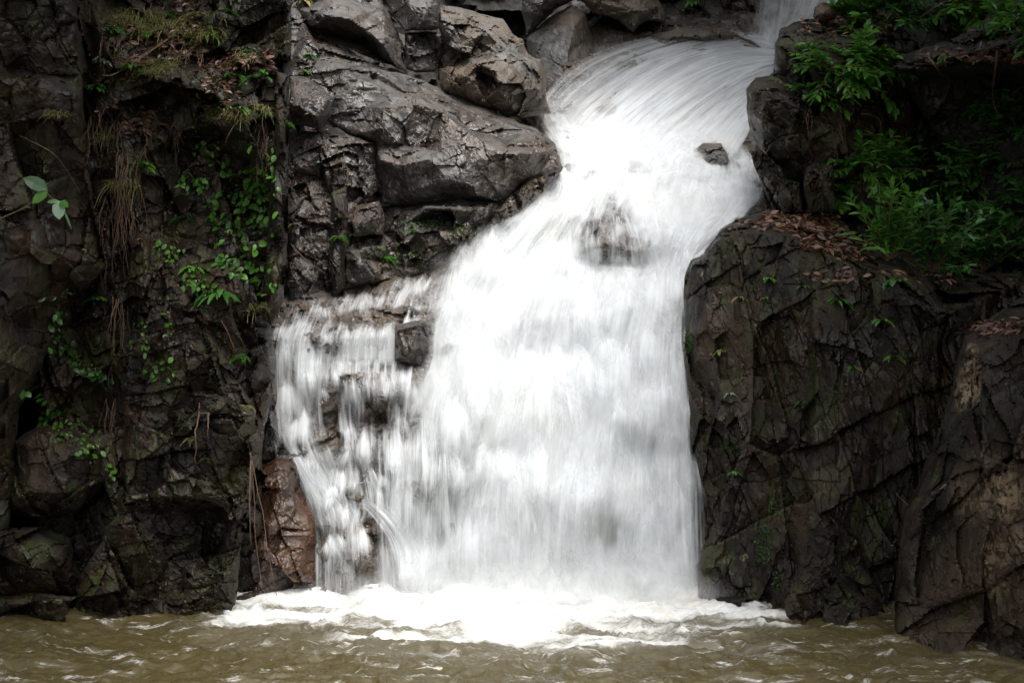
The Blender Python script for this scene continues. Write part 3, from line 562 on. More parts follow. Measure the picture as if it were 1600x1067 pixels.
# thin spots (px, py, rx, ry, loss) where the rock shows through the water
HOLES = [(945, 372, 78, 56, 1.15), (985, 395, 44, 30, .5), (645, 540, 28, 42, 1.6), (985, 680, 26, 42, .45), (1045, 700, 26, 20, .35), (945, 820, 34, 52, .5), (690, 760, 55, 85, .34), (640, 700, 40, 60, .3), (600, 615, 48, 32, .35), (600, 650, 40, 26, .35), (515, 650, 14, 60, .6),
         (575, 860, 40, 60, .3), (555, 500, 110, 17, .28), (620, 490, 60, 12, .35), (655, 468, 26, 16, .4), (760, 440, 26, 24, .35), (765, 510, 20, 14, .3), (1120, 246, 28, 20, 1.3), (1040, 290, 16, 10, .3), (490, 530, 10, 16, .4), (520, 545, 10, 12, .4), (520, 690, 18, 16, .5), (470, 840, 20, 40, .3), (395, 850, 60, 100, 2),
         (870, 300, 20, 20, .3), (700, 545, 10, 14, .25), (880, 430, 14, 14, .25)]
_bc = {}
def smooth_bed(x, y):               # bed depth averaged over a small neighbourhood, so that the water rounds the edges
    r = 0; k = 0
    for dx, dy in ((0, 0), (9, 0), (-9, 0), (0, 9), (0, -9), (7, 7), (-7, 7), (7, -7), (-7, -7), (0, 18), (0, -18), (18, 0), (-18, 0)):
        r = r + bedY(x + dx, y + dy); k += 1
    return r / k
def sheet(name, parent, lines, off=.12, lump=.08, mat=0, step=3.0, dens=1.0, seed=1, edge=(.12, .12, .06, .06), holes=1.0, puff=1.0, label=None, Yfn=None, ridge=.012, vs=1.0, bulge=0.0):
    w = max(np.hypot(lines[0][k][0] - lines[-1][min(k, len(lines[-1]) - 1)][0], lines[0][k][1] - lines[-1][min(k, len(lines[-1]) - 1)][1]) for k in range(len(lines[0])))
    h = max(sum(math.hypot(l[i + 1][0] - l[i][0], l[i + 1][1] - l[i][1]) for i in range(len(l) - 1)) for l in lines)
    N, Mr = max(6, int(w / step)), max(8, int(h / step))
    R = np.array([resamp(l, Mr) for l in lines])               # lines x rows x 3
    Gd = crs(R, np.linspace(0, len(lines) - 1, N))              # cols x rows x 3
    px, py, dn = Gd[..., 0].ravel(), Gd[..., 1].ravel(), Gd[..., 2].ravel()
    Y = (Yfn or smooth_bed)(px, py)
    P = W(px, py, Y - off)
    Pg = P.reshape(N, Mr, 3)
    du = np.linalg.norm(np.diff(Pg, axis=0), axis=2).mean(1); u = np.concatenate([[0], np.cumsum(du)])
    dv = np.linalg.norm(np.diff(Pg, axis=1), axis=2).mean(0); v = np.concatenate([[0], np.cumsum(dv)])
    U, Vv = np.meshgrid(u, v, indexing='ij'); U = U.ravel() + seed * 5.1; Vv = Vv.ravel()
    q = np.stack([U, Vv, np.full(len(U), seed * 1.37)], -1)
    D = lump * (fbm(q * (1.6, .7, 1), 2, seed) + .35 * fbm(q * (5, 1.6, 1), 2, seed + 3)) * puff + ridge * fbm(q * (18, .9, 1), 3, seed + 5)
    # density: base * edges fade * holes
    s_ = np.linspace(0, 1, N)[:, None]; t_ = np.linspace(0, 1, Mr)[None, :]
    e0, e1, e2, e3 = edge; big = lambda x, e: np.clip(x / e, 0, 1) if e > 0 else np.ones_like(x)
    ed = np.broadcast_to(big(s_, e0) * big(1 - s_, e1), (N, Mr)) * np.broadcast_to(big(t_, e2) * big(1 - t_, e3), (N, Mr))
    dn = dn * dens
    for (hx, hy, rx, ry, am) in HOLES:
        wv = fbm(np.stack([px / 22., py / 30., np.full(len(px), .5)], -1), 2, 3) * .25 + fbm(q * (9, .7, 1), 2, 77) * .35
        rr = np.sqrt(((px - hx) / rx) ** 2 + ((py - hy) / ry) ** 2) + wv
        dn = dn - holes * am * (1 - sstep(.3, 1.25, rr))
    dn = dn * ed.ravel() ** .8
    if bulge: D = D + bulge * (np.sin(np.pi * np.clip(s_, 0, 1)) ** .7 * np.sin(np.pi * np.clip(t_ * .8 + .1, 0, 1))).ravel()
    V = W(px, py, Y - off - D)
    Vv = Vv * vs
    I = np.arange(N * Mr).reshape(N, Mr)
    Q = np.stack([I[:-1, :-1], I[:-1, 1:], I[1:, 1:], I[1:, :-1]], -1).reshape(-1, 4)
    keep = dn[Q].max(1) > 0.01
    o = mesh_obj(name, V, Q[keep], WM[mat], parent, smooth=True, attrs={'flow': np.stack([U, Vv, np.zeros(len(U))], -1), 'dens': np.clip(dn, 0, 2)})
    if label: o["label"] = label
    return o
WF = empty('waterfall', W(850, 935, 14.3), 'wide white waterfall tumbling over rock steps into the brown pool', 'waterfall')

MAIN = [[(850, 268, .8), (815, 315, 1), (765, 355, 1), (722, 405, 1), (692, 455, 1), (672, 520, 1), (665, 570, .9), (640, 620, .8), (610, 700, .7), (600, 800, .8), (625, 935, 1)],
        [(885, 266), (860, 325), (812, 385), (772, 450), (745, 520), (725, 600, 1.1), (700, 680, .85), (682, 780, .8), (680, 935, 1.0)],
        [(935, 264), (905, 330), (872, 400), (850, 470), (830, 550), (805, 650), (782, 780, 1.1), (775, 940)],
        [(1000, 262), (985, 320), (960, 400), (945, 480), (925, 580), (900, 700), (885, 800, 1.2), (880, 940)],
        [(1060, 264), (1050, 320), (1030, 400), (1010, 490), (990, 600), (975, 700), (968, 800, 1.1), (968, 940)],
        [(1130, 275), (1110, 330), (1070, 400), (1050, 480), (1040, 600), (1030, 700), (1028, 940, 1.1)],
        [(1198, 300), (1165, 338), (1115, 378), (1078, 430), (1066, 520), (1076, 620), (1082, 740), (1092, 940)]]
def dd(lines, k): return [[(q[0], q[1], (q[2] if len(q) > 2 else 1.35) * k) for q in l] for l in lines]
sheet('cascade_body', WF, dd(MAIN, .96), off=.12, lump=.14, mat=0, seed=1, edge=(.07, .05, .03, .01), step=2.8)
sheet('cascade_veil', WF, dd(MAIN, .67), off=.24, lump=.16, mat=1, seed=2, edge=(.06, .03, .04, .02), holes=.9, step=3.2)
sheet('cascade_spray', WF, dd(MAIN, .46), off=.36, lump=.22, mat=2, seed=3, edge=(.1, .05, .05, .02), holes=1.0, step=3.6)
# froth between chute and first lip
FRO = [[(828, 176, .7), (850, 210, 1), (872, 245), (868, 285, .7)], [(880, 175), (892, 215), (905, 250), (900, 290, 1)], [(960, 180), (960, 220), (965, 255), (960, 290, 1)], [(1040, 190), (1040, 225), (1045, 260), (1040, 300, 1)], [(1110, 205), (1112, 240), (1110, 275), (1100, 310, 1)], [(1165, 225), (1185, 260), (1195, 290), (1190, 325, .8)]]
sheet('rapids_froth', WF, dd(FRO, 1.0), off=.12, lump=.14, mat=1, seed=4, step=2.8, edge=(.15, .05, .45, .1))
sheet('rapids_spray', WF, dd(FRO, .6), off=.28, lump=.22, mat=2, seed=5, step=3, edge=(.2, .05, .5, .15))
CH = [[(1216, 58, .7), (1150, 46, .55), (1080, 48, .55), (1000, 60, .52), (915, 88, .5), (852, 142, .5), (845, 186, .7)],
      [(1216, 72), (1145, 64, .9), (1065, 76, .8), (985, 110, .75), (915, 158, .8), (875, 200, 1.0)],
      [(1214, 86), (1140, 86), (1065, 110), (995, 155), (945, 200), (925, 240)],
      [(1212, 98), (1155, 114), (1090, 152), (1030, 198), (985, 248)],
      [(1210, 110), (1172, 138), (1118, 182), (1066, 232), (1030, 275)],
      [(1208, 120), (1197, 150), (1180, 190), (1158, 232), (1130, 288)]]
sheet('upper_chute', WF, dd(CH, .80), vs=.4, off=.12, lump=.05, mat=0, seed=6, step=2.6, edge=(.05, .02, .01, .12), ridge=.03)
sheet('chute_veil', WF, dd(CH, .55), vs=.4, off=.3, lump=.1, mat=2, seed=7, step=3, edge=(.16, .02, .01, .15), ridge=.03)
SPO = [[(1182, -40, .5), (1178, 10, .45), (1168, 50, .4), (1150, 92, .5)], [(1215, -40, .8), (1208, 15, .75), (1198, 60, .7), (1185, 100, .8)], [(1255, -40, .9), (1248, 10, .85), (1225, 60, .8), (1206, 110, .9)], [(1330, -40, 1), (1312, 0, 1), (1270, 40, 1), (1222, 110, 1)]]
spY = interp_fn([(1100, -60, 25.5), (1400, -60, 25.0), (1100, 110, 23.4), (1400, 110, 22.8), (1210, 110, 22.4)])
sheet('upper_spout', WF, SPO, off=.1, lump=.05, mat=1, seed=8, step=3, edge=(.25, .02, .01, .1), Yfn=spY, holes=0)
# side cascade
SID = [[(450, 468, .35), (437, 500, .6), (430, 530, .75), (432, 600, .75), (438, 680, .7), (462, 745, .75), (485, 810, .6), (492, 935, .5)],
       [(500, 458, .5), (485, 498, .7), (470, 540, .9), (466, 620, .85), (472, 690, .8), (505, 760, .85), (520, 830, .6), (520, 935, .55)],
       [(560, 450, .6), (545, 492, .6), (535, 545, .8), (530, 630, .65), (540, 715, .6), (560, 790, .65), (552, 840, .6), (552, 935, .55)],
       [(625, 436, .75), (605, 482, .6), (590, 535, .8), (585, 610, .75), (585, 700, .7), (590, 790, .75), (590, 840, .6), (595, 935, .6)],
       [(690, 418, .95), (665, 462, .8), (655, 520, .7), (645, 590, .9), (632, 690, .85), (625, 790, .9), (640, 860, 1.0), (650, 935, 1.1)]]
sheet('side_cascade', WF, SID, off=.12, lump=.05, mat=3, seed=9, step=2.3, edge=(.06, .03, .06, .02), dens=.68)
sheet('side_veil', WF, SID, off=.21, lump=.09, mat=5, seed=11, step=2.6, edge=(.05, .03, .08, .02), dens=.42)
# the curtain off the square lip, the curved stream, strands at the edges
lipY = b_at(560, 518)
sheet('lip_curtain', WF, [[(x, 510, .8 * m), (x - 1, 540, .85 * m), (x - 2, 574, .7 * m)] for x, m in ((478, .6), (505, .8), (525, .5), (550, 1), (585, 1.05), (619, 1))], off=.12, lump=.02, mat=4, seed=21, step=2, edge=(.15, .03, .22, .25), holes=0, Yfn=lambda x, y: 0 * x + lipY, ridge=.02)
FAN = [('curved_stream', [[(436, 690, .65), (462, 745, .7), (484, 800, .6), (500, 850, .5)], [(455, 695, .8), (488, 745, .75), (520, 790, .6), (528, 840, .5)], [(480, 705, .6), (525, 755, .9), (575, 800, .9), (600, 850, .7)]], 12, .2),
       ('curved_stream', [[(540, 775, .7), (570, 800, .8), (600, 850, .8), (612, 935, .7)], [(565, 775, .9), (605, 812, 1), (635, 860, 1.1), (645, 935, 1.1)], [(600, 770, .7), (640, 820, .9), (672, 870, .9), (690, 935, .8)]], 13, .22),
       ('corner_spout', [[(1160, 232, .6), (1152, 262, .7), (1150, 300, .8)], [(1172, 235, .7), (1166, 268, .6), (1168, 305, .8)], [(1180, 240, .6), (1185, 270, .8), (1192, 310, .9)]], 16, .26),
       ('edge_strand', [[(1062, 640, .7), (1068, 720, .75), (1066, 935, .8)], [(1076, 650, .5), (1090, 740, .45), (1096, 940, .45)], [(1080, 650, .3), (1108, 740, .3), (1118, 935, .25)]], 17, .3),
       ('edge_strand', [[(436, 510, .5), (428, 560, .6), (428, 640, .5), (436, 700, .5)], [(448, 512, .6), (446, 560, .6), (448, 640, .6), (452, 700, .6)]], 18, .2)]
FAN = [(n_, [[(a, b, d * (.62 if n_ == 'curved_stream' else 1)) for a, b, d in l] for l in ln], sd_, of) for n_, ln, sd_, of in FAN]
FAN.append(('boulder_veil', [[(892, 326, .8), (868, 372, .75), (862, 440, .85)], [(918, 322, .45), (908, 366, .34), (902, 432, .6)], [(942, 320, .42), (942, 366, .3), (940, 430, .5)], [(966, 322, .42), (976, 362, .34), (984, 430, .6)], [(996, 326, .7), (1024, 366, .7), (1040, 434, .85)]], 19, .42))
for nm, ln, sd_, of in FAN:
    sheet(nm, WF, ln, off=of, lump=.04, mat=3 + sd_ % 3, seed=sd_, step=2.2, edge=(.3, .3, .2, .2), holes=(0 if nm == 'boulder_veil' else .15), ridge=.02)
# water thrown over single stones and steps: a fan that widens as it drops
def burst(i, cx, cy, w_, h_, dn, off, bulge, lean=0):
    ln = []; rb = np.random.RandomState(i + 5)
    if cx < 700 and cy > 430: dn *= .92; lean += rb.randn() * 6
    for k in np.linspace(-1, 1, 6):
        a = abs(k) + rb.randn() * .12; dn_ = dn * (1 + rb.randn() * .22); cyj = cy + rb.randn() * h_ * .05
        ln.append([(cx + k * .26 * w_, cyj + .06 * h_ * a * a, dn_ * .5), (cx + k * .36 * w_ + lean * .15, cyj + h_ * (.16 + .10 * a), dn_), (cx + k * .46 * w_ + lean * .5, cyj + h_ * (.5 + .08 * a), dn_ * .85), (cx + k * .5 * w_ + lean, cy + h_ * (1 - .05 * a), dn_ * .35)])
    sheet('water_fan', WF, ln, off=off, lump=.03, mat=(3 if cx < 700 and cy > 430 else 0) + i % 3, seed=30 + i, step=2.3 if w_ < 100 else 3, edge=(.45, .45, .3, .5), holes=.3, bulge=bulge, ridge=.02)
BU = [(452, 522, 56, 70, .8, .16, .05), (446, 588, 62, 84, .8, .18, .06), (478, 566, 60, 74, .85, .18, .06), (470, 636, 76, 84, .85, .18, .08), (520, 574, 50, 52, .7, .18, .05), (548, 586, 60, 70, .75, .2, .06), (596, 566, 128, 84, .62, .24, .12),
      (540, 652, 46, 62, .7, .16, .05), (572, 664, 60, 90, .75, .2, .07), (612, 652, 92, 150, .8, .22, .1), (548, 716, 56, 74, .65, .16, .05), (588, 744, 62, 92, .7, .18, .06), (655, 650, 100, 170, .8, .28, .12), (690, 712, 96, 200, .75, .3, .1), (640, 745, 80, 160, .7, .25, .08),
      (548, 800, 118, 150, .66, .2, .1), (505, 472, 90, 44, .5, .14, .02), (575, 452, 110, 50, .5, .14, .02), (648, 430, 120, 70, .65, .16, .04), (690, 452, 80, 70, .6, .2, .04),
      (942, 318, 150, 116, .38, .34, .1), (762, 346, 140, 110, .85, .3, .14, -20), (826, 296, 120, 110, .85, .28, .12, -15), (716, 404, 120, 110, .8, .3, .14, -20), (815, 420, 170, 140, .8, .34, .18, -12), (905, 425, 180, 130, .9, .36, .2), (1010, 300, 120, 110, .8, .3, .12, 10), (1050, 395, 140, 120, .85, .34, .16, -10),
      (1105, 335, 120, 110, .85, .3, .12, -15), (955, 515, 180, 160, .85, .36, .2), (850, 560, 190, 180, .85, .36, .2), (745, 520, 140, 150, .85, .34, .18, -10), (1030, 560, 110, 150, .85, .34, .16), (700, 610, 120, 170, .8, .34, .16, -8), (800, 690, 190, 230, .8, .36, .18), (905, 700, 150, 210, .75, .36, .14),
      (1048, 650, 84, 180, .8, .34, .12), (1010, 760, 130, 180, .75, .34, .12), (745, 780, 130, 170, .75, .34, .12), (870, 250, 110, 90, .7, .24, .1, -10), (960, 205, 150, 90, .7, .28, .1, -15), (1060, 215, 140, 100, .7, .28, .12, -15),
      (1078, 470, 60, 110, .6, .3, .06, -6), (1072, 610, 50, 90, .7, .34, .08, 10), (1085, 700, 46, 120, .55, .36, .08, 14), (1070, 820, 60, 120, .6, .36, .08, 10), (1150, 300, 70, 90, .7, .28, .08, -20), (850, 262, 70, 60, .7, .2, .05, -16), (795, 318, 60, 60, .7, .2, .05, -18),
      (1098, 236, 60, 36, .5, .2, .04, -14), (440, 500, 40, 50, .7, .2, .05), (512, 520, 46, 40, .6, .2, .04), (430, 660, 40, 60, .6, .22, .04, 8), (505, 715, 44, 50, .6, .22, .05, 10)]
rb_ = random.Random(11)
for k in range(34):
    cy_ = rb_.uniform(330, 720); xl = np.interp(cy_, [330, 430, 560, 720], [850, 740, 700, 690]); xr = np.interp(cy_, [330, 430, 560, 720], [1110, 1050, 1040, 1050])
    w2 = rb_.uniform(60, 120); BU.append((rb_.uniform(xl, xr), cy_, w2, w2 * rb_.uniform(.8, 1.3), .85, rb_.uniform(.36, .46), .1, rb_.uniform(-16, 4)))
for k in range(22):
    cy_ = rb_.uniform(515, 850); xl = np.interp(cy_, [515, 700, 850], [440, 450, 505]); w2 = rb_.uniform(28, 58)
    BU.append((rb_.uniform(xl, 650), cy_, w2, w2 * rb_.uniform(.9, 1.5), .8, rb_.uniform(.18, .26), .05, rb_.uniform(-6, 8)))
for i, b_ in enumerate(BU): burst(i, *b_)
# spray billowing where the water lands, and soft spray hanging over the steps
for i, (x0, x1, yt, yb, Yv, dn) in enumerate([(600, 830, 835, 950, 13.95, 1.0), (740, 990, 825, 955, 13.8, .9), (900, 1100, 835, 948, 13.9, 1.0), (620, 1060, 868, 962, 13.6, 1.1), (470, 680, 890, 950, 13.75, .5), (980, 1150, 890, 950, 13.75, .5), (560, 900, 905, 975, 13.4, .4), (850, 1090, 905, 970, 13.4, .4), (390, 520, 918, 956, 13.6, .45)]):
    sheet('landing_spray', WF, [[(x, yt + 14 * abs(k - 2) ** 1.5 / 2, 0), (x, yt + (yb - yt) * .35, dn * .5), (x, yt + (yb - yt) * .7, dn), (x, yb, dn * .3)] for k, x in enumerate(np.linspace(x0, x1, 5))], off=0, lump=.12, mat=6, seed=80 + i, step=3, edge=(.4, .4, .1, .3), holes=0, vs=2.0, Yfn=(lambda v: lambda x, y: 0 * x + v)(Yv), ridge=0)
for i, (cx, cyy, rx, ry, dn) in enumerate([(800, 480, 150, 70, .5), (950, 460, 150, 60, .55), (1010, 600, 100, 90, .45), (840, 620, 160, 90, .5), (710, 560, 80, 80, .5), (900, 760, 150, 110, .4), (870, 310, 100, 50, .5), (1080, 330, 100, 50, .5), (760, 400, 90, 50, .5), (940, 215, 120, 40, .5), (1090, 225, 90, 40, .4), (660, 620, 60, 60, .5), (870, 172, 60, 30, .4), (640, 880, 70, 50, .5), (1104, 266, 46, 16, .9), (1085, 244, 26, 16, .7), (945, 428, 70, 26, .8)]):
    sheet('drifting_spray', WF, [[(cx + k * rx, cyy + m * ry, dn * max(0, 1 - m * m * .9) * (1 - k * k * .8)) for m in (-1, -.4, .2, .7, 1)] for k in (-1, -.5, 0, .5, 1)], off=.42, lump=.12, mat=6, seed=110 + i, step=4, edge=(.3, .3, .3, .3), holes=.4, vs=1.0, ridge=0)

# ------------------------------------------------------------------ the pool
FO = np.array([(395, 925), (372, 942), (400, 953), (470, 950), (560, 960), (680, 968), (800, 976), (920, 977), (1010, 969), (1080, 956), (1150, 944), (1184, 940), (1150, 930), (1100, 900), (600, 900)], float)
def pool():
    py = np.concatenate([np.arange(905, 1075, 1.1), np.arange(1075, 1300, 4), np.arange(1300, 2600, 40)])
    r = rays(np.full(len(py), 800.), py); yy = -CAM[2] / r[:, 2] * r[:, 1]
    px = np.concatenate([np.arange(-900, -60, 12), np.arange(-60, 1660, 2.4), np.arange(1660, 2500, 12)])
    PX, YY = np.meshgrid(px, yy); PY = np.repeat(py, len(px))
    PX, YY = PX.ravel(), YY.ravel()
    X = (PX - 800) / FPX * YY * CP / 1.0
    X = (PX - 800) / FPX * np.hypot(YY, CAM[2] * 0 + YY * 0) / 1.0
    rr = rays(PX, PY); t = YY / rr[:, 1]; X = rr[:, 0] * t
    p = np.stack([X, YY, np.zeros(len(X))], -1)
    d, _, _ = polydist(PX, PY, FO); ins = pip(PX, PY, FO); sd_ = np.where(ins, d, -d)
    wp = p + .15 * np.stack([fbm(p * 1.5, 3, 60), fbm(p * 1.5, 3, 61), 0 * X], -1)
    big = 1 - np.abs(fbm(wp * (1.1, 1.7, 1), 3, 21)); mid = 1 - np.abs(fbm(wp * (3.2, 5.0, 1), 3, 22)); fin = 1 - np.abs(fbm(wp * (9, 14, 1), 3, 23))
    tur = sstep(-130, 20, sd_)                                   # rougher near the falls
    z = (.07 + .03 * tur) * (big - .6) + (.040 + .025 * tur) * (mid - .6) + (.016 + .012 * tur) * (fin - .6)
    mound = sstep(0, 45, sd_)
    z += mound * (.03 + .08 * np.clip(fbm(p * (2.2, 3, 1), 4, 31) + .35, 0, 1.4))
    fade = np.interp(PY, [905, 1075, 1500], [1, 1, .4]); z *= fade
    foam = .97 * sstep(-62, 58, sd_ + 44 * fbm(p * (1.5, 4.2, 1), 5, 41) )
    cap = sstep(.62, .95, mid * .55 + big * .35 + .25 * fbm(p * (2, 5, 1), 3, 45) * 1.2)
    cap2 = cap * sstep(-.1, .6, fbm(p * (.8, 1.6, 1), 2, 46)) * .75
    foam = np.clip(np.maximum(foam, cap2 * (.5 + .5 * tur)) + .46 * sstep(-130, 5, sd_), 0, 1)
    p[:, 2] = z
    n1, n0 = len(yy), len(px); I = np.arange(n1 * n0).reshape(n1, n0)
    Q = np.stack([I[:-1, :-1], I[1:, :-1], I[1:, 1:], I[:-1, 1:]], -1).reshape(-1, 4)
    s = NT('murky_pool_water')
    pos = s.n("ShaderNodeNewGeometry").outputs["Position"]
    fa = s.n("ShaderNodeAttribute", attribute_name="foam").outputs["Fac"]
    n = s.noise(s.mapv(pos, (4, 9, 1)), 1.0, 6, 0.75, 1.2); nf = s.noise(s.mapv(pos, (20, 46, 8)), 1.0, 4, 0.7, 0.8)
    fa = s.mth('MAXIMUM', fa, s.mr(s.noise(s.mapv(pos, (2.2, 5.5, 1)), 1.0, 5, 0.75, 1.0), 0.47, 0.68, 0.0, 0.68))  # foam flecks across the pool, their white also standing in for glints
    thr = s.mth('SUBTRACT', 0.80, s.mth('MULTIPLY', fa, 0.60))
    k = s.mr(s.mth('SUBTRACT', s.mth('ADD', s.mth('MULTIPLY', n, .6), s.mth('MULTIPLY', nf, .4)), thr), -0.06, 0.30)
    base = s.mix(s.noise(s.mapv(pos, (.5, .9, 1)), 1.0, 3, 0.5), (0.056, 0.044, 0.017), (0.078, 0.062, 0.026))
    rd = s.mth('ABSOLUTE', s.mth('SUBTRACT', s.noise(s.mapv(pos, (7, 17, 1)), 1.0, 4, 0.65, 0.9), 0.5))
    base = s.mix(s.mr(fa, .05, .75), base, (0.15, 0.135, 0.10))
    h = s.mth('ADD', s.mth('MULTIPLY', nf, .45), s.mth('SUBTRACT', s.mth('MULTIPLY', n, .6), s.mth('MULTIPLY', rd, 1.6)))
    bmp = s.n("ShaderNodeBump", {"Strength": 0.45, "Distance": 0.03, "Height": h}).outputs[0]
    wat = s.n("ShaderNodeBsdfPrincipled", {"Base Color": base, "Roughness": 0.04, "IOR": 1.33, "Normal": bmp})
    fm = s.n("ShaderNodeBsdfPrincipled", {"Base Color": s.mix(s.mr(n, .45, .6), (0.70, 0.705, 0.695), (0.60, 0.58, 0.52)), "Roughness": 0.6, "Normal": bmp, "Specular IOR Level": 0.2})
    mx = s.n("ShaderNodeMixShader", {0: k, 1: wat.outputs[0], 2: fm.outputs[0]}); s.t.links.new(mx.outputs[0], s.out.inputs[0])
    o = mesh_obj('pool_water', p, Q, s.m, smooth=True, attrs={'foam': foam})
    tag(o, 'murky brown pool with white foam below the falls', kind='structure')
pool()
# ground under and around the pool
gx = np.linspace(-60, 60, 61); gyy = np.linspace(-50, 70, 61); GX, GY = np.meshgrid(gx, gyy)
gp = np.stack([GX.ravel(), GY.ravel(), np.full(GX.size, -1.2)], -1); gp[:, 2] += .3 * fbm(gp * .2, 3, 5) + sstep(9, 25, np.abs(gp[:, 0])) * 6
I = np.arange(61 * 61).reshape(61, 61)
mesh_obj('ground', gp, np.stack([I[:-1, :-1], I[:-1, 1:], I[1:, 1:], I[1:, :-1]], -1).reshape(-1, 4), M['dark'], smooth=True)["kind"] = 'structure'
# ------------------------------------------------------------------ unseen trees, added for the shade they cast on the gorge
def leaf_mat(name, c1, c2, rough=.35, trans=.25):
    s = NT(name)
    r = s.n("ShaderNodeAttribute", attribute_name="rnd").outputs["Fac"]
    c = s.mix(r, c1, c2)
    p = s.n("ShaderNodeBsdfPrincipled", {"Base Color": c, "Roughness": rough, "Specular IOR Level": .5})
    t = s.n("ShaderNodeBsdfTranslucent", {"Color": c}); m = s.n("ShaderNodeMixShader", {0: trans, 1: p.outputs[0], 2: t.outputs[0]})
    s.t.links.new(m.outputs[0], s.out.inputs[0]); return s.m
M['canopy'] = leaf_mat('canopy_leaves', (.03, .06, .015), (.05, .09, .02), .5, .2)
M['bark'] = rock_mat('bark', (.03, .022, .015), (.09, .07, .05), (.06, .04, .02), .4, .7, stretch=(2, 2, .4))
def tube(pts, r0, r1, sides=6, V=None, F=None):
    pts = np.asarray(pts, float); n = len(pts); base = 0 if V is None else sum(len(v) for v in V)
    T = np.gradient(pts, axis=0); T /= np.linalg.norm(T, axis=1)[:, None] + 1e-9
    up = np.array([0, 0, 1.]) if abs(T[0, 2]) < .9 else np.array([1., 0, 0])
    A = np.cross(T, up); A /= np.linalg.norm(A, axis=1)[:, None] + 1e-9; B = np.cross(T, A)
    an = np.arange(sides) * 2 * math.pi / sides; rr = np.linspace(r0, r1, n)
    v = (pts[:, None] + rr[:, None, None] * (np.cos(an)[None, :, None] * A[:, None] + np.sin(an)[None, :, None] * B[:, None])).reshape(-1, 3)
    I = np.arange(n * sides).reshape(n, sides); J = np.roll(I, -1, 1)
    f = np.stack([I[:-1], J[:-1], J[1:], I[1:]], -1).reshape(-1, 4) + base
    if V is None: return v, f
    V.append(v); F.append(f)
def tree(loc, ctr, rad, nleaf, label, seed, size=.16):
    rg = np.random.RandomState(seed)
    o = empty('added_shade_tree', loc, label, 'tree', 'unseen trees added to shade the gorge')
    V, F = [], []; loc = np.array(loc, float); ctr = np.array(ctr, float); mid = (loc + ctr) / 2 + (0, 0, rad[2] * .3)
    tube([loc, (loc + mid) / 2 + rg.randn(3) * .2, mid, ctr], .3, .1, 8, V, F)
    tips = []
    for k in range(14):
        e = ctr + (rg.rand(3) - .5) * 1.7 * np.array(rad); st = mid + (ctr - mid) * rg.rand(); tips.append(e)
        tube([st, (st + e) / 2 + rg.randn(3) * .3, e], .08, .015, 5, V, F)
    mesh_obj('trunk', np.concatenate(V), np.concatenate(F), M['bark'], o)
    C = ctr + rg.randn(nleaf // 25, 3) * np.array(rad) * .5
    P = np.repeat(C, 25, 0) + rg.randn(len(C) * 25, 3) * .35; n = len(P)
    a = rg.randn(n, 3); a[:, 2] *= .3; a /= np.linalg.norm(a, axis=1)[:, None]; b = np.cross(a, rg.randn(n, 3) * .4 + (0, 0, 1)); b /= np.linalg.norm(b, axis=1)[:, None]
    L = size * (.7 + .6 * rg.rand(n))[:, None]
    v = np.stack([P, P + a * L * .5 + b * L * .28, P + a * L, P + a * L * .5 - b * L * .28], 1).reshape(-1, 3)
    mesh_obj('crown', v, np.arange(n * 4).reshape(n, 4), M['canopy'], o, attrs={'rnd': np.repeat(rg.rand(n), 4)})
tree((-8, 12, 3), (-4.6, 11.5, 9.0), (2.4, 3.0, .9), 4200, 'unseen leafy tree added over the left cliff for shade', 1, .32)
tree((-9, 8, 2), (-5.0, 7.5, 7.8), (2.4, 2.6, 1.2), 3600, 'unseen leafy tree added over the left bank of the pool for shade', 2, .32)
tree((9, 12, 3), (5.0, 12.0, 9.0), (2.2, 3.2, .9), 5000, 'unseen leafy tree added over the right cliff for shade', 3, .32)
tree((9, 8, 2), (5.2, 8.0, 7.6), (2.2, 2.6, 1.2), 4200, 'unseen leafy tree added over the right bank of the pool for shade', 4, .32)
tree((10, 17, 5), (6.0, 16.5, 9.6), (2.0, 2.6, .9), 2200, 'unseen leafy tree added above the dark recess on the right for shade', 7, .32)
tree((10, 27, 8), (4.2, 21.5, 11.2), (3.0, 3.6, .9), 6500, 'tall unseen leafy tree added above the thin upper spout for shade', 9, .36)
tree((3.9, 12.3, 6.4), (3.6, 11.0, 7.4), (1.2, 1.6, .6), 1800, 'small unseen leafy tree added above the right wall for shade', 8, .28)
tree((-3.5, -6, 0), (-2.5, -5, 3.5), (3.5, 1.5, 2.2), 7000, 'dense unseen bushy tree added behind the viewer to block sky light, left one', 5, .32)
tree((4.5, -6, 0), (3.5, -5, 3.5), (3.5, 1.5, 2.2), 7000, 'dense unseen bushy tree added behind the viewer to block sky light, right one', 6, .32)
# ------------------------------------------------------------------ plants, roots, dead leaves
M['leaf']  = leaf_mat('bright_leaves', (.05, .17, .02), (.12, .29, .04), .3, .4)
M['leafd'] = leaf_mat('dark_glossy_leaves', (.03, .10, .02), (.07, .19, .04), .2, .3)
M['pale']  = leaf_mat('pale_leaf', (.16, .26, .15), (.30, .40, .28), .35, .3)
M['grass'] = leaf_mat('dry_and_green_grass', (.12, .19, .035), (.34, .25, .12), .5, .3)
M['dead']  = leaf_mat('dead_leaves', (.055, .025, .014), (.21, .11, .07), .35, .1)
M['root']  = rock_mat('dry_roots', (.06, .04, .025), (.17, .115, .07), (.13, .07, .04), .5, .7, bump=.2)
M['moss']  = leaf_mat('moss_green', (.02, .045, .008), (.05, .10, .015), .8, .1)
def nrmz(a): return a / (np.linalg.norm(a, axis=-1, keepdims=True) + 1e-9)
TT = np.array([0, .25, .55, .8, 1.0]); LW = {'lance': [.04, .75, 1, .62, .0], 'round': [.1, .95, 1, .7, .0], 'blade': [.6, 1, .9, .6, .0]}
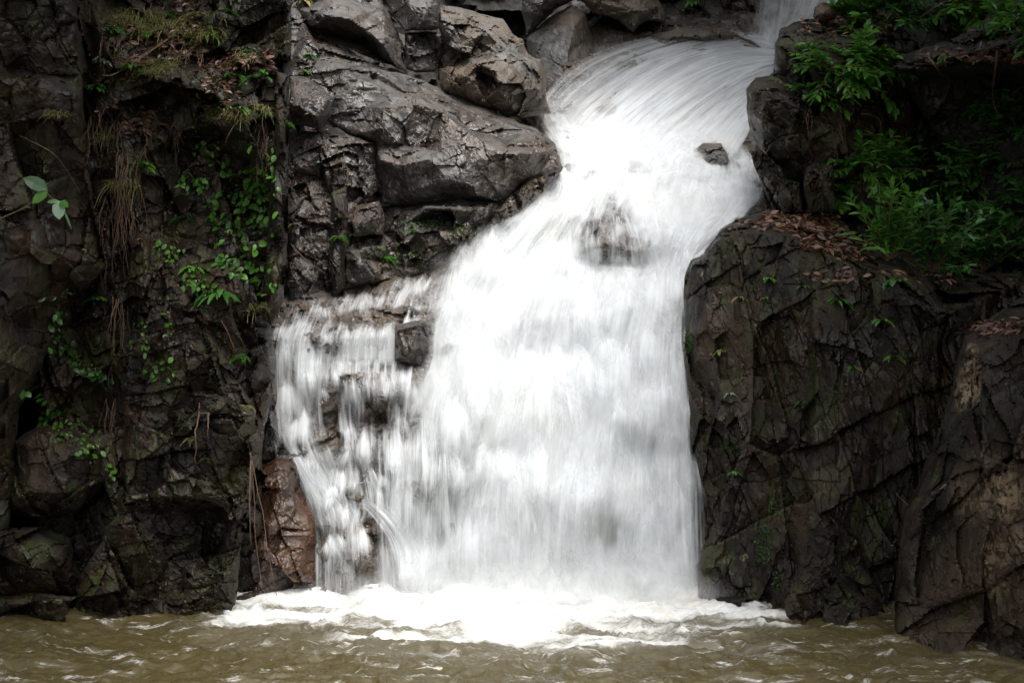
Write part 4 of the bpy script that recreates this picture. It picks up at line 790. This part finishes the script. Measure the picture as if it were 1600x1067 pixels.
def leaves(P, D, N, L, Wd, kind='lance', droop=.25, fold=.25):
    """many little folded leaves as one vertex/face set"""
    P, D, N = np.asarray(P, float), nrmz(np.asarray(D, float)), np.asarray(N, float)
    S = nrmz(np.cross(D, N)); N = nrmz(np.cross(S, D)); n = len(P)
    L = np.broadcast_to(L, n)[:, None]; Wd = np.broadcast_to(Wd, n)[:, None]; hw = np.array(LW[kind])
    rows = []
    for t, h in zip(TT, hw):
        c = P + D * L * t - N * L * droop * t * t
        rows += [c - S * Wd * h * .5 + N * fold * Wd * h * .5, c, c + S * Wd * h * .5 + N * fold * Wd * h * .5]
    V = np.stack(rows, 1).reshape(-1, 3); q = []
    for r in range(4):
        for c in range(2):
            a = r * 3 + c; q.append((a, a + 1, a + 4, a + 3))
    F = (np.arange(n)[:, None, None] * 15 + np.array(q)[None]).reshape(-1, 4)
    return V, F, 15
def foliage(name, parent, V, F, k, mat, rg, top=None):
    r = rg.rand(len(V) // k); o = mesh_obj(name, V, F, mat, parent, smooth=False, attrs={'rnd': np.repeat(r, k)}); return o
def at(px, py, out=.02):
    h = hit(px, py)
    if h is None: return W(px, py, 14), np.array([0, -1., 0])
    return np.array(h[0]) - rays(px, py) * out, nrmz(np.array(h[2]))
PR = random.Random(5)
def shrub(px, py, size, n, label, seed, mat='leafd', L=.13, spread=1.0, up=.5, Yo=None, cat='shrub', name='shrub', group='shrubs on the right bank', asp=.36):
    rg = np.random.RandomState(seed); root, nr = at(px, py)
    if Yo is not None: root = W(px, py, Yo)
    o = empty(name, root, label, cat, group); V, F = [], []; LP, LD, LN = [], [], []
    for k in range(int(n * 1.4)):
        d = nrmz(np.array([rg.randn() * spread, -abs(rg.randn()) * .6 - .15, up + rg.randn() * .55]))
        ln = size * (.45 + .6 * rg.rand()); s = np.linspace(0, 1, 7)[:, None]
        pts = root + d * ln * s + np.array([0, 0, -.16 * ln]) * s * s + rg.randn(3) * .05 * size * s * s
        tube(pts, .007, .003, 4, V, F)
        m = int(7 + rg.randint(6))
        for t in np.linspace(.3, 1, m):
            i = t * 6; a = int(min(i, 5)); p = pts[a] + (pts[a + 1] - pts[a]) * (i - a); tg = nrmz(pts[a + 1] - pts[a])
            sd_ = nrmz(np.cross(tg, (0, 0, 1)) + rg.randn(3) * .25) * (1 if rg.rand() < .5 else -1)
            for sg in ((1, -1) if rg.rand() < .7 else (1,)):
                LP.append(p); LD.append(tg * .7 + sd_ * sg * .9 + (0, 0, .1) + rg.randn(3) * .18); LN.append((0, -.25, 1) + rg.randn(3) * .28)
    mesh_obj('stem', np.concatenate(V), np.concatenate(F), M['root'], o)
    nL = len(LP); Ls = L * (.65 + .6 * rg.rand(nL)); v, f, k = leaves(LP, LD, LN, Ls, Ls * asp, droop=.28)
    foliage('foliage', o, v, f, k, M[mat], rg); return o
def fern(px, py, size, n, label, seed, mat='leaf', cat='fern', name='fern', blade=False, w_=.12, up=.7, group='ferns and leafy tufts on the rocks'):
    """rosette: strap leaves (blade) or fronds with paired leaflets"""
    rg = np.random.RandomState(seed); root, nr = at(px, py, .0); LP, LD, LN, LL, LWd = [], [], [], [], []; V, F = [], []
    for k in range(n):
        a = rg.rand() * 6.28; d = nrmz(np.array([math.cos(a), -.35 - .5 * rg.rand(), up * (.4 + .8 * rg.rand())])); ln = size * (.6 + .5 * rg.rand())
        s = np.linspace(0, 1, 9)[:, None]; pts = root + d * ln * s + np.array([0, 0, -.75 * ln]) * s * s
        if blade:
            S = nrmz(np.cross(d, (0, 0, 1))); ww = (w_ * ln * np.sin(np.pi * np.clip(s * .93 + .05, 0, 1)) ** .6) * .5
            v = np.stack([pts - S * ww, pts + (0, 0, -.15) * ww, pts + S * ww], 1).reshape(-1, 3); I = np.arange(27).reshape(9, 3) + sum(len(x) for x in V)
            V.append(v); F.append(np.concatenate([np.stack([I[:-1, c], I[:-1, c + 1], I[1:, c + 1], I[1:, c]], -1) for c in (0, 1)]))
        else:
            for t in np.linspace(.12, 1, 11):
                i = t * 8; b = int(min(i, 7)); p = pts[b] + (pts[b + 1] - pts[b]) * (i - b); tg = nrmz(pts[b + 1] - pts[b]); S = nrmz(np.cross(tg, (0, 0, 1)))
                for sg in (1, -1): LP.append(p); LD.append(S * sg + tg * .45); LN.append((0, -.2, 1)); LL.append(ln * .26 * (1.15 - t)); LWd.append(ln * .075)
    if blade:
        return tag(mesh_obj(name, np.concatenate(V), np.concatenate(F), M[mat], None, attrs={'rnd': np.repeat(rg.rand(n), 27)}), label, cat, group)
    v, f, k = leaves(LP, LD, LN, np.array(LL), np.array(LWd), 'lance', .15, .1)
    return tag(foliage(name, None, v, f, k, M[mat], rg), label, cat, group)
def creeper(line, label, seed, n=34, r=.034, mat='leaf', wander=9, bare=False):
    rg = np.random.RandomState(seed); L = resamp([(a, b) for a, b in line], 26); pts = []
    for q in L:
        p, nn = at(q[0] + rg.randn() * 1.5, q[1] + rg.randn() * 1.5, .03); pts.append(p)
    pts = np.array(pts); pts = (np.roll(pts, 1, 0) + pts + np.roll(pts, -1, 0))[1:-1] / 3
    v, f = tube(pts, .004, .002, 4); o = empty('creeper', pts[0], label, 'creeper', 'creepers on the left cliff')
    mesh_obj('stem', v, f, M['root'], o); LP, LD, LN = [], [], []
    n = int(n * 1.7)
    for k in range(n):
        q = L[rg.randint(26)]; p, nn = at(q[0] + rg.randn() * wander, q[1] + rg.randn() * wander, .02)
        LP.append(p); LD.append(np.array([rg.randn() * .6, -.5, -.5 + rg.randn() * .4])); LN.append(nn * .5 + (0, -.5, .75) + rg.randn(3) * .5)
    s_ = 1.3 * r * (.6 + .8 * rg.rand(n)); v, f, k = leaves(LP, LD, LN, s_ * 1.6, s_ * (.8 + .4 * rg.rand(n)), 'round', .2, .12)
    foliage('foliage', o, v, f, k, M[mat], rg)
def strands(px, py, wpx, n, ln, label, seed, mat='root', cat='hanging roots', name='hanging_roots', r=.0035, group='dry roots hanging on the left cliff', kink=.05):
    rg = np.random.RandomState(seed); V, F = [], []
    tops = []
    for k in range(n):
        p, nn = at(px + (rg.rand() - .5) * wpx, py + rg.randn() * 10, .04); tops.append(tuple(p)); l = ln * (.4 + .8 * rg.rand()); s = np.linspace(0, 1, 9)[:, None]
        w = np.cumsum(rg.randn(9, 3) * kink * l / 3, 0); w[:, 1] *= .4; w -= w[0]
        c = p + s * np.array([rg.randn() * .1 * l, -.05, -l]) + w
        c[:, 1] -= .06 * np.sin(s[:, 0] * 3.1) ; tube(c, r * (.6 + rg.rand()), r * .4, 4, V, F)
    tube(np.array(sorted(tops)), r, r * .8, 4, V, F)
    return tag(mesh_obj(name, np.concatenate(V), np.concatenate(F), M[mat], None), label, cat, group)
def grass(px, py, wpx, n, ln, label, seed, mat='grass', hang=.9):
    rg = np.random.RandomState(seed); V, F = [], []
    for k in range(n):
        p, nn = at(px + (rg.rand() - .5) * wpx, py + rg.randn() * wpx * .1, .0); l = ln * (.4 + .8 * rg.rand()); s = np.linspace(0, 1, 6)[:, None]
        d = nrmz(np.array([rg.randn() * .7, -.6, .6 + rg.randn() * .3])); c = p + d * l * s + np.array([0, 0, -hang * l]) * s * s; S = nrmz(np.cross(d, (0, 1, .3))); ww = .006 * (1 - s * .9)
        V.append(np.stack([c - S * ww, c + S * ww], 1).reshape(-1, 3)); I = np.arange(12).reshape(6, 2) + 12 * k; F.append(np.stack([I[:-1, 0], I[:-1, 1], I[1:, 1], I[1:, 0]], -1))
    B = np.array(sorted([tuple(x[:2].mean(0)) for x in V])); tv, tf = tube(B, .004, .003, 4)      # thin strand added to join the blades into one clump
    rv = np.repeat(rg.rand(n), 12); V.append(tv); F.append(tf + 12 * n)
    return tag(mesh_obj('grass_tuft', np.concatenate(V), np.concatenate(F), M[mat], None, attrs={'rnd': np.concatenate([rv, np.full(len(tv), .5)])}), label, 'grass', 'grass tufts on the rocks')
def litter(boxes, label, seed, mat='dead', L=.07, name='leaf_litter', lift=.015):
    rg = np.random.RandomState(seed); LP, LD, LN = [], [], []
    for (x0, y0, x1, y1, n) in boxes:
        for k in range(n):
            p, nn = at(x0 + (x1 - x0) * rg.rand(), y0 + (y1 - y0) * rg.rand(), lift); 
            if nn[2] < .12 and rg.rand() < .75: continue
            LP.append(p); LD.append(rg.randn(3) * (1, .6, .25)); LN.append(nn + (0, -.2, .5) + rg.randn(3) * .45)
    n = len(LP); s_ = L * (.5 + .8 * rg.rand(n)); v, f, k = leaves(LP, LD, LN, s_, s_ * .45, 'lance', .35, .3)
    return tag(foliage(name, None, v, f, k, M[mat], rg), label, kind='stuff')
def twig(pts, r, label, seed):
    P = np.array([at(a, b, .06 + c)[0] for a, b, c in pts]); rg = np.random.RandomState(seed)
    P[1:-1] += rg.randn(len(P) - 2, 3) * .02; D = crs(P, np.linspace(0, len(P) - 1, 20)); v, f = tube(D, r, r * .5, 5)
    return tag(mesh_obj('twig', v, f, M['root'], None), label, 'twig', 'bare twigs on the rocks')

# left cliff
for i, (ln, lb, n, r, m) in enumerate([
    ([(308, 218), (330, 242), (352, 262), (388, 285), (420, 302)], 'round leaved creeper running right from the dark overhang on the left cliff', 34, .032, 'leaf'),
    ([(424, 235), (414, 270), (408, 300), (420, 335)], 'round leaved creeper hugging the left side of the rock pillar', 26, .030, 'leaf'),
    ([(288, 265), (312, 292), (332, 330), (348, 372)], 'bright creeper strand dropping in the middle of the left cliff', 32, .03, 'leaf'),
    ([(400, 255), (394, 300), (372, 342), (386, 384), (360, 420)], 'long bright creeper hanging between dark overhang and strap leaved fern', 52, .034, 'leaf'),
    ([(250, 385), (275, 402), (292, 430), (322, 452)], 'creeper slanting down above the strap leaved fern on the left cliff', 46, .03, 'leaf'),
    ([(340, 395), (372, 418), (402, 428)], 'short creeper just right above the strap leaved fern', 24, .032, 'leaf'),
    ([(222, 508), (230, 560), (252, 590)], 'thin dark creeper down the mossy buttress, left of its twin', 16, .024, 'leaf'),
    ([(268, 468), (262, 530), (255, 590)], 'thin creeper with a yellow leaf line down the mossy buttress centre', 14, .024, 'leaf'),
    ([(50, 618), (82, 655), (112, 690), (142, 705)], 'round leaved creeper low at the far left above the square block', 44, .030, 'leaf'),
    ([(118, 648), (148, 690), (172, 742)], 'creeper trailing down right beside the square block', 20, .026, 'leaf'),
    ([(92, 470), (88, 520), (120, 560), (160, 590)], 'dark leaved creeper on the shaded far left wall', 46, .03, 'leafd'),
    ([(350, 296), (398, 330), (412, 366)], 'small creeper patch right of the long bright one', 30, .03, 'leaf'),
    ([(420, 402), (412, 440), (404, 470)], 'sparse creeper low against the foot of the rock pillar', 10, .026, 'leaf')]):
    creeper(ln, lb, 100 + i, n, r, m)
strap = 'strap leaved plants on the rocks'
for i, (x, y, sz, n, lb, m, bl, ww) in enumerate([
    (345, 462, .30, 26, 'dark strap leaved fern halfway up the left cliff', 'leafd', True, .16), (365, 122, .26, 6, 'arching strap leaves under the leaf strewn ledge, left one', 'leaf', True, .17),
    (408, 122, .26, 8, 'brightest arching strap leaves beside the pillar top', 'leaf', True, .2), (150, 466, .17, 9, 'star shaped green rosette on the shaded far left wall', 'leaf', True, .26),
    (100, 548, .2, 16, 'leafy green rosette below the star shaped one, far left', 'leaf', True, .28), (158, 606, .17, 12, 'green rosette beside the yellowish leaf, lower left', 'leaf', True, .28),
    (378, 558, .16, 26, 'fine fern tuft on the slanting slab edge near the cascade', 'leaf', False, .1), (383, 636, .14, 22, 'pale fine fern tuft just above the brown boulder', 'grass', False, .1),
    (300, 686, .13, 14, 'small pale fern on the lower left buttress, upper of two', 'grass', False, .1), (324, 716, .14, 16, 'small spiky fern on the lower left buttress, lower of two', 'grass', False, .1),
    (222, 262, .22, 9, 'broad leaved plant in the hanging roots of the left cliff', 'leaf', True, .3), (232, 55, .2, 14, 'leafy plant near the top of the left cliff among dry grass', 'leaf', True, .3),
    (178, 50, .2, 12, 'dark leafy plant at the upper left beside the seam', 'leafd', True, .3), (182, 82, .16, 12, 'dark leafy plant beneath its neighbour at the upper left seam', 'leaf', True, .28),
    (150, 138, .18, 22, 'grey green small leaved clump along the left seam', 'leafd', True, .3), (275, 28, .22, 20, 'feathery fern at the top of the left cliff', 'leaf', False, .1),
    (310, 25, .2, 18, 'feathery fern at the top of the left cliff, right of its twin', 'grass', False, .1), (388, 82, .12, 12, 'small feathery fern on the litter ledge near the pillar', 'leaf', False, .1),
    (446, 195, .14, 22, 'feathery fern clinging to the right side of the pillar', 'leaf', False, .1), (290, 342, .2, 16, 'dark drooping fern in the middle of the creepers', 'leafd', False, .1), (300, 420, .18, 14, 'leafy rosette above the strap leaved fern', 'leaf', True, .3),
    (601, 404, .24, 20, 'bright green fern by the low ledge left of the falls', 'leaf', False, .1), (642, 362, .16, 12, 'pale bright fern on the mossy ledge top', 'leaf', False, .1), (628, 382, .14, 10, 'small fern hanging between two brighter ones', 'leaf', False, .1),
    (651, 392, .12, 9, 'smallest bright fern right of the low ledge ferns', 'leaf', False, .1), (530, 372, .16, 14, 'bright fern on the mossy column', 'leaf', False, .1), (592, 388, .12, 8, 'tiny fern just above the brightest ledge fern', 'leaf', False, .1), (553, 368, .1, 7, 'tiny fern between mossy column and cubic block', 'leaf', False, .1),
    (484, 88, .16, 12, 'small leafy plant on the pale slope beside the pillar, upper one', 'leaf', True, .28), (476, 112, .12, 8, 'small leafy plant over the leaning pale block', 'leaf', True, .28), (458, 352, .12, 10, 'small fern at the pillar foot above the ledges', 'grass', False, .1), (475, 3, .2, 10, 'yellow green leaves at the top edge beside the slab', 'grass', True, .28),
    (205, 105, .16, 14, 'small leafy clump left of the fallen pale twig tip', 'leaf', True, .28), (330, 60, .18, 16, 'bright leafy clump at the cliff top just above the litter ledge', 'leaf', True, .24), (290, 60, .2, 14, 'feathery fern in the middle of the litter slope', 'leaf', False, .1), (355, 20, .2, 16, 'dark feathery fern at the top edge near the pillar', 'leafd', False, .1),
    (160, 95, .16, 14, 'pale small leaved clump low on the upper left seam', 'pale', True, .24), (330, 165, .16, 12, 'leafy sprig under the reddish litter beside the strap leaves', 'leaf', True, .26), (375, 172, .14, 8, 'few narrow leaves below the brightest strap leaves', 'leaf', True, .2), (418, 180, .12, 7, 'little narrow leaves at the left face of the pillar', 'leaf', True, .26),
    (250, 150, .14, 9, 'little leafy sprig high on the rough left cliff face', 'leaf', True, .26), (1082, 5, .25, 10, 'tiny green plant among the rubble rocks at the top', 'leaf', True, .28),
    (1308, 470, .19, 12, 'bright broad leaved plant on the right wall', 'leaf', True, .26), (1377, 500, .15, 11, 'bright three leaved sprig on the right wall, rightmost', 'leaf', True, .32), (1330, 512, .16, 4, 'long pointed leaf hanging on the right wall, upper', 'leaf', True, .3),
    (1336, 530, .13, 4, 'long pointed leaf hanging on the right wall, lower', 'leaf', True, .3), (1392, 558, .16, 10, 'pale green upright sprig low on the right wall', 'leaf', True, .22), (1333, 574, .12, 7, 'small sprig over the reddish patch of the right wall', 'leaf', True, .3),
    (1200, 436, .12, 8, 'small leafy sprig high on the right wall left part', 'leaf', True, .3), (1196, 466, .1, 6, 'small leafy sprig under its twin on the right wall left part', 'leaf', True, .3), (1126, 548, .14, 12, 'pale rosette near the falls edge of the right wall', 'grass', True, .2),
    (1142, 698, .13, 16, 'spidery bright rosette in the crack beside the falls', 'leaf', True, .12), (1147, 738, .12, 12, 'spidery rosette below its twin in the crack beside the falls', 'leaf', True, .12), (1142, 615, .1, 8, 'tiny white green rosette on the right wall', 'pale', True, .2),
    (1156, 465, .12, 14, 'dry yellow tuft on the upper edge of the right wall', 'grass', True, .14), (1252, 628, .1, 6, 'tiny green sprig by the long crack of the right wall', 'leaf', True, .2), (1255, 448, .12, 8, 'leafy sprig left of the broad leaved plant on the right wall', 'leafd', True, .3),
    (1400, 440, .22, 14, 'leafy plant drooping under the dark shrubs', 'leafd', True, .3), (1480, 92, .22, 9, 'narrow leaved plant on the upper right shelf', 'leaf', True, .16)]):
    fern(x, y, sz, n, lb, 200 + i, m, blade=bl, w_=ww, name='strap_leaf_plant' if bl else 'fern', cat='plant' if bl else 'fern')
for i, (x, y, w_, n, l, lb, k) in enumerate([
    (165, 190, 60, 60, .7, 'thick mat of dry roots down the upper left seam', .07), (205, 250, 50, 46, .9, 'reddish dry roots hanging in the middle of the left cliff', .07), (180, 330, 60, 42, .8, 'dark dry roots under the broad leaved plant', .06), (182, 480, 40, 24, .8, 'thin dark roots down the recess beside the mossy buttress', .07),
    (412, 200, 16, 24, .45, 'straw coloured roots beside the pillar', .05), (172, 70, 40, 34, .35, 'straw coloured tangle at the upper left', .12), (290, 85, 80, 46, .35, 'straw tangle under the litter slope at the cliff top', .12), (170, 640, 22, 22, .4, 'dry brown stalks above the square block, lower left', .04),
    (250, 200, 80, 26, .4, 'curled dry roots across the rough left cliff face', .15), (318, 640, 30, 6, .4, 'few thin roots on the mossy buttress', .08), (390, 700, 8, 3, 1.5, 'long cable like roots beside the brown boulder', .02), 
    (545, 250, 40, 12, .35, 'pale thin roots on the ledges under the angular boulder', .06)]):
    strands(x, y, w_, max(3, int(n * .6)), l * .85, lb, 300 + i, kink=k, r=.003 if n > 10 else .006)
strands(1262, 175, 30, 3, .3, 'thin roots under the lowest green shrub of the right boulder', 330, group='roots on the right boulders')
strands(1325, 200, 80, 8, .35, 'sparse roots on the dark face behind the right shrubs', 331, group='roots on the right boulders')
for i, (x, y, w_, n, l, lb) in enumerate([
    (215, 30, 70, 90, .22, 'yellowish grass at the upper left of the cliff top'), (255, 45, 70, 90, .24, 'yellow green grass on the litter slope at the cliff top'), (325, 55, 40, 70, .22, 'fine grass tuft hanging over the top of the left cliff'), (385, 90, 30, 40, .12, 'grass tuft on the litter ledge'),
    (235, 110, 60, 60, .2, 'dry grass fringe over the left cliff face'), (355, 180, 60, 60, .18, 'dry grass under the strap leaves'), (158, 215, 30, 40, .2, 'dry grass by the left seam'), (410, 170, 26, 40, .2, 'dry grass fringe beside the pillar'), (190, 290, 40, 50, .22, 'dry grass under the broad leaved plant'),
    (400, 480, 30, 30, .14, 'dry grass at the pillar foot'), (90, 180, 30, 24, .15, 'pale dry tuft on the shaded left buttress'), (255, 100, 40, 40, .2, 'brown grass below the reddish litter')]):
    grass(x, y, w_ * 1.2, int(n * 2), l, lb, 400 + i)
litter([(200, 40, 330, 100, 360), (300, 82, 420, 112, 420), (150, 90, 240, 130, 160), (310, 120, 370, 180, 220), (170, 165, 250, 220, 160), (240, 0, 300, 60, 120)], 'reddish dead leaves caught on the ledges of the left cliff', 500, L=.075)
litter([(455, 125, 520, 235, 260), (470, 55, 520, 85, 80), (560, 265, 590, 320, 60), (450, 240, 480, 300, 60)], 'small dead leaves in the cracks of the middle boulders', 501, L=.045)
litter([(1190, 332, 1300, 362, 700), (1250, 350, 1330, 392, 420), (1300, 375, 1360, 410, 160), (1130, 340, 1200, 358, 40)], 'brown dead leaves heaped on the right ledge', 502, L=.10)
litter([(1250, 22, 1400, 55, 220), (1520, 500, 1600, 522, 240), (1440, 78, 1600, 100, 420), (1500, 40, 1600, 90, 220), (1240, 420, 1480, 440, 120)], 'dead leaves on the shelves and pillar top at the right', 503, L=.085)
litter([(130, 150, 240, 420, 240), (1100, 380, 1380, 640, 260), (200, 120, 420, 330, 240)], 'scattered scraps of leaf and moss on the cliffs', 504, L=.03)
# leaves near the left edge, on a twig reaching out from the buttress
rg = np.random.RandomState(9); r0, _ = at(20, 345, .05); o = empty('broad_leaf_sprig', r0, 'sprig of big pale and green leaves against the dark left wall', 'leafy sprig')
b0 = r0 + (0, -.35, 0); c0 = W(72, 300, b0[1]); V, F = [], []
tube(np.array([r0, (r0 + b0) / 2 - (0, 0, .05), b0, (b0 + c0) / 2 - (0, 0, .03), c0]), .007, .004, 5, V, F); tube(np.array([c0, W(80, 308, b0[1] - .03), W(94, 316, b0[1] - .05)]), .004, .003, 5, V, F)
mesh_obj('stem', np.concatenate(V), np.concatenate(F), M['root'], o)
for (x, y, dx, dy, l, wd, m) in ((74, 296, -40, -20, .22, .12, 'leafd'), (74, 298, -25, 20, .17, .085, 'leaf'), (92, 314, 0, 32, .17, .11, 'pale'), (92, 314, -26, 2, .10, .04, 'leaf'), (94, 315, 18, 12, .10, .07, 'leaf'), (96, 318, 18, 46, .25, .02, 'leafd')):
    p = W(x, y, b0[1] - .05); q = W(x + dx, y + dy, b0[1] - .12); v, f, k = leaves([p], [q - p], [(.1, -1, .35)], l, wd, 'round', .12, .15); foliage('leaf', o, v, f, k, M[m], rg)
# right bank shrubs
for i, (x, y, sz, n, lb, m, L, sp, up) in enumerate([
    (1330, 40, .62, 22, 'tallest bright shrub on top of the right boulder', 'leaf', .13, .7, 1.1), (1345, 100, .6, 30, 'leafy shrub spilling over the right boulder face', 'leaf', .15, .8, .3), (1300, 105, .5, 16, 'shrub sprays hanging left over the right boulder', 'leaf', .14, .9, .2),
    (1275, 150, .30, 12, 'small low shrub with bright leaves above the thin roots', 'leaf', .12, 1.0, .2), (1390, 30, .6, 18, 'dark shrub right behind the tallest bright one', 'leafd', .14, .9, .6),
    (1375, 265, .5, 34, 'brightest rounded shrub in the dark recess', 'leaf', .13, .9, .5), (1345, 255, .38, 14, 'low bright sprays left of the rounded shrub', 'leaf', .12, 1.0, .2), (1450, 250, .5, 22, 'dark shrub right of the brightest rounded one', 'leafd', .15, .9, .5), (1325, 318, .28, 8, 'small sprig over the stump like slab', 'leaf', .12, 1.2, .1),
    (1450, 330, .55, 30, 'glossy dark shrub in the middle of the recess', 'leafd', .14, 1.0, .3), (1540, 270, .65, 36, 'large glossy shrub filling the recess right side', 'leafd', .14, 1.0, .5), (1580, 200, .6, 26, 'topmost glossy shrub at the right edge', 'leafd', .14, .8, .6), (1600, 330, .6, 30, 'glossy shrub at the right edge over the pillar', 'leafd', .14, 1.0, .3),
    (1500, 390, .5, 26, 'low dark shrub drooping over the wall top', 'leafd', .14, 1.1, .1), (1410, 390, .42, 20, 'low dark shrub beside the brown leaf litter', 'leafd', .13, 1.1, .1), (1540, 160, .3, 8, 'thin sprig under the upper shelf', 'leafd', .12, 1.0, .3),
    (1385, 408, .95, 22, 'tall shrub rooted on the wall top beside the brown litter', 'leaf', .14, .6, 1.5), (1455, 425, 1.0, 24, 'tall glossy shrub rooted in the middle of the wall top', 'leafd', .14, .6, 1.4), (1535, 425, 1.05, 24, 'tall glossy shrub on the wall top behind the right pillar', 'leafd', .14, .6, 1.5),
    (1560, 40, .6, 22, 'leafy shrub over the upper right shelf', 'leaf', .14, 1.0, .3), (1500, 5, .6, 18, 'drooping leaves at the top edge above the shelf', 'leaf', .16, 1.0, -.3), (1640, 60, .7, 24, 'dark shrub at the upper right corner', 'leafd', .15, 1.0, .2), (1620, 420, .5, 20, 'dark shrub hanging at the right edge above the pillar top', 'leafd', .13, 1.0, .1)]):
    shrub(x, y, sz, n, lb, 600 + i, m, L, sp, up)
for i, (p, r, lb) in enumerate([([(1424, 40, .5), (1450, 22, .55), (1478, 2, .6)], .010, 'pale straight twig leaning up at the top right'), ([(1450, 88, .1), (1460, 108, .15), (1475, 116, .15), (1490, 128, .1)], .012, 'crooked pale twig on the edge of the upper shelf'),
    ([(1558, 80, .2), (1555, 110, .3), (1549, 145, .3), (1552, 165, .3), (1562, 186, .3)], .012, 'long crooked twig hanging from the upper shelf'), ([(1346, 178, .1), (1362, 180, .2), (1374, 192, .2), (1376, 205, .2)], .007, 'small bent twig on the dark face behind the shrubs'),
    ([(262, 62, .05), (185, 112, .1), (160, 118, .1)], .010, 'fallen pale twig on the left cliff'), ([(30, 212, .1), (75, 240, .2), (100, 255, .2), (125, 300, .1)], .006, 'thin dark twig across the left buttress'), ([(1400, 770, .08), (1412, 776, .1), (1420, 790, .1)], .007, 'tiny pale twig on the lower right wall'),
    ([(345, 500, .05), (358, 520, .1), (366, 545, .08)], .006, 'thin twig above the fine fern on the slab edge'), ([(455, 382, .05), (480, 408, .08), (512, 430, .05)], .007, 'thin brown twig across the ledges above the side cascade')]):
    twig(p, r, lb, 700 + i)
# moss cushions: many tiny leaflets hugging the stone
def moss(boxes, label, seed):
    rg = np.random.RandomState(seed); LP, LD, LN = [], [], []
    for (cx, cyy, rx, ry, n) in boxes:
        for k in range(n):
            a = rg.rand() * 6.28; q = math.sqrt(rg.rand()); p, nn = at(cx + rx * q * math.cos(a), cyy + ry * q * math.sin(a), .0); LP.append(p); LD.append(nn + rg.randn(3) * .8); LN.append(rg.randn(3))
    n = len(LP); s_ = .022 * (.5 + rg.rand(n)); v, f, k = leaves(LP, LD, LN, s_, s_ * .5, 'round', .2, .1); return tag(foliage('moss', None, v, f, k, M['moss'], rg), label, kind='stuff')
moss([(1076, 535, 9, 18, 420), (1192, 850, 14, 34, 300), (1210, 790, 12, 14, 120), (660, 350, 34, 10, 260), (720, 362, 26, 12, 240), (690, 395, 30, 12, 160), (640, 405, 30, 14, 160), (1215, 905, 8, 18, 80)], 'bright moss patches on the wet rocks beside the falls', 800)
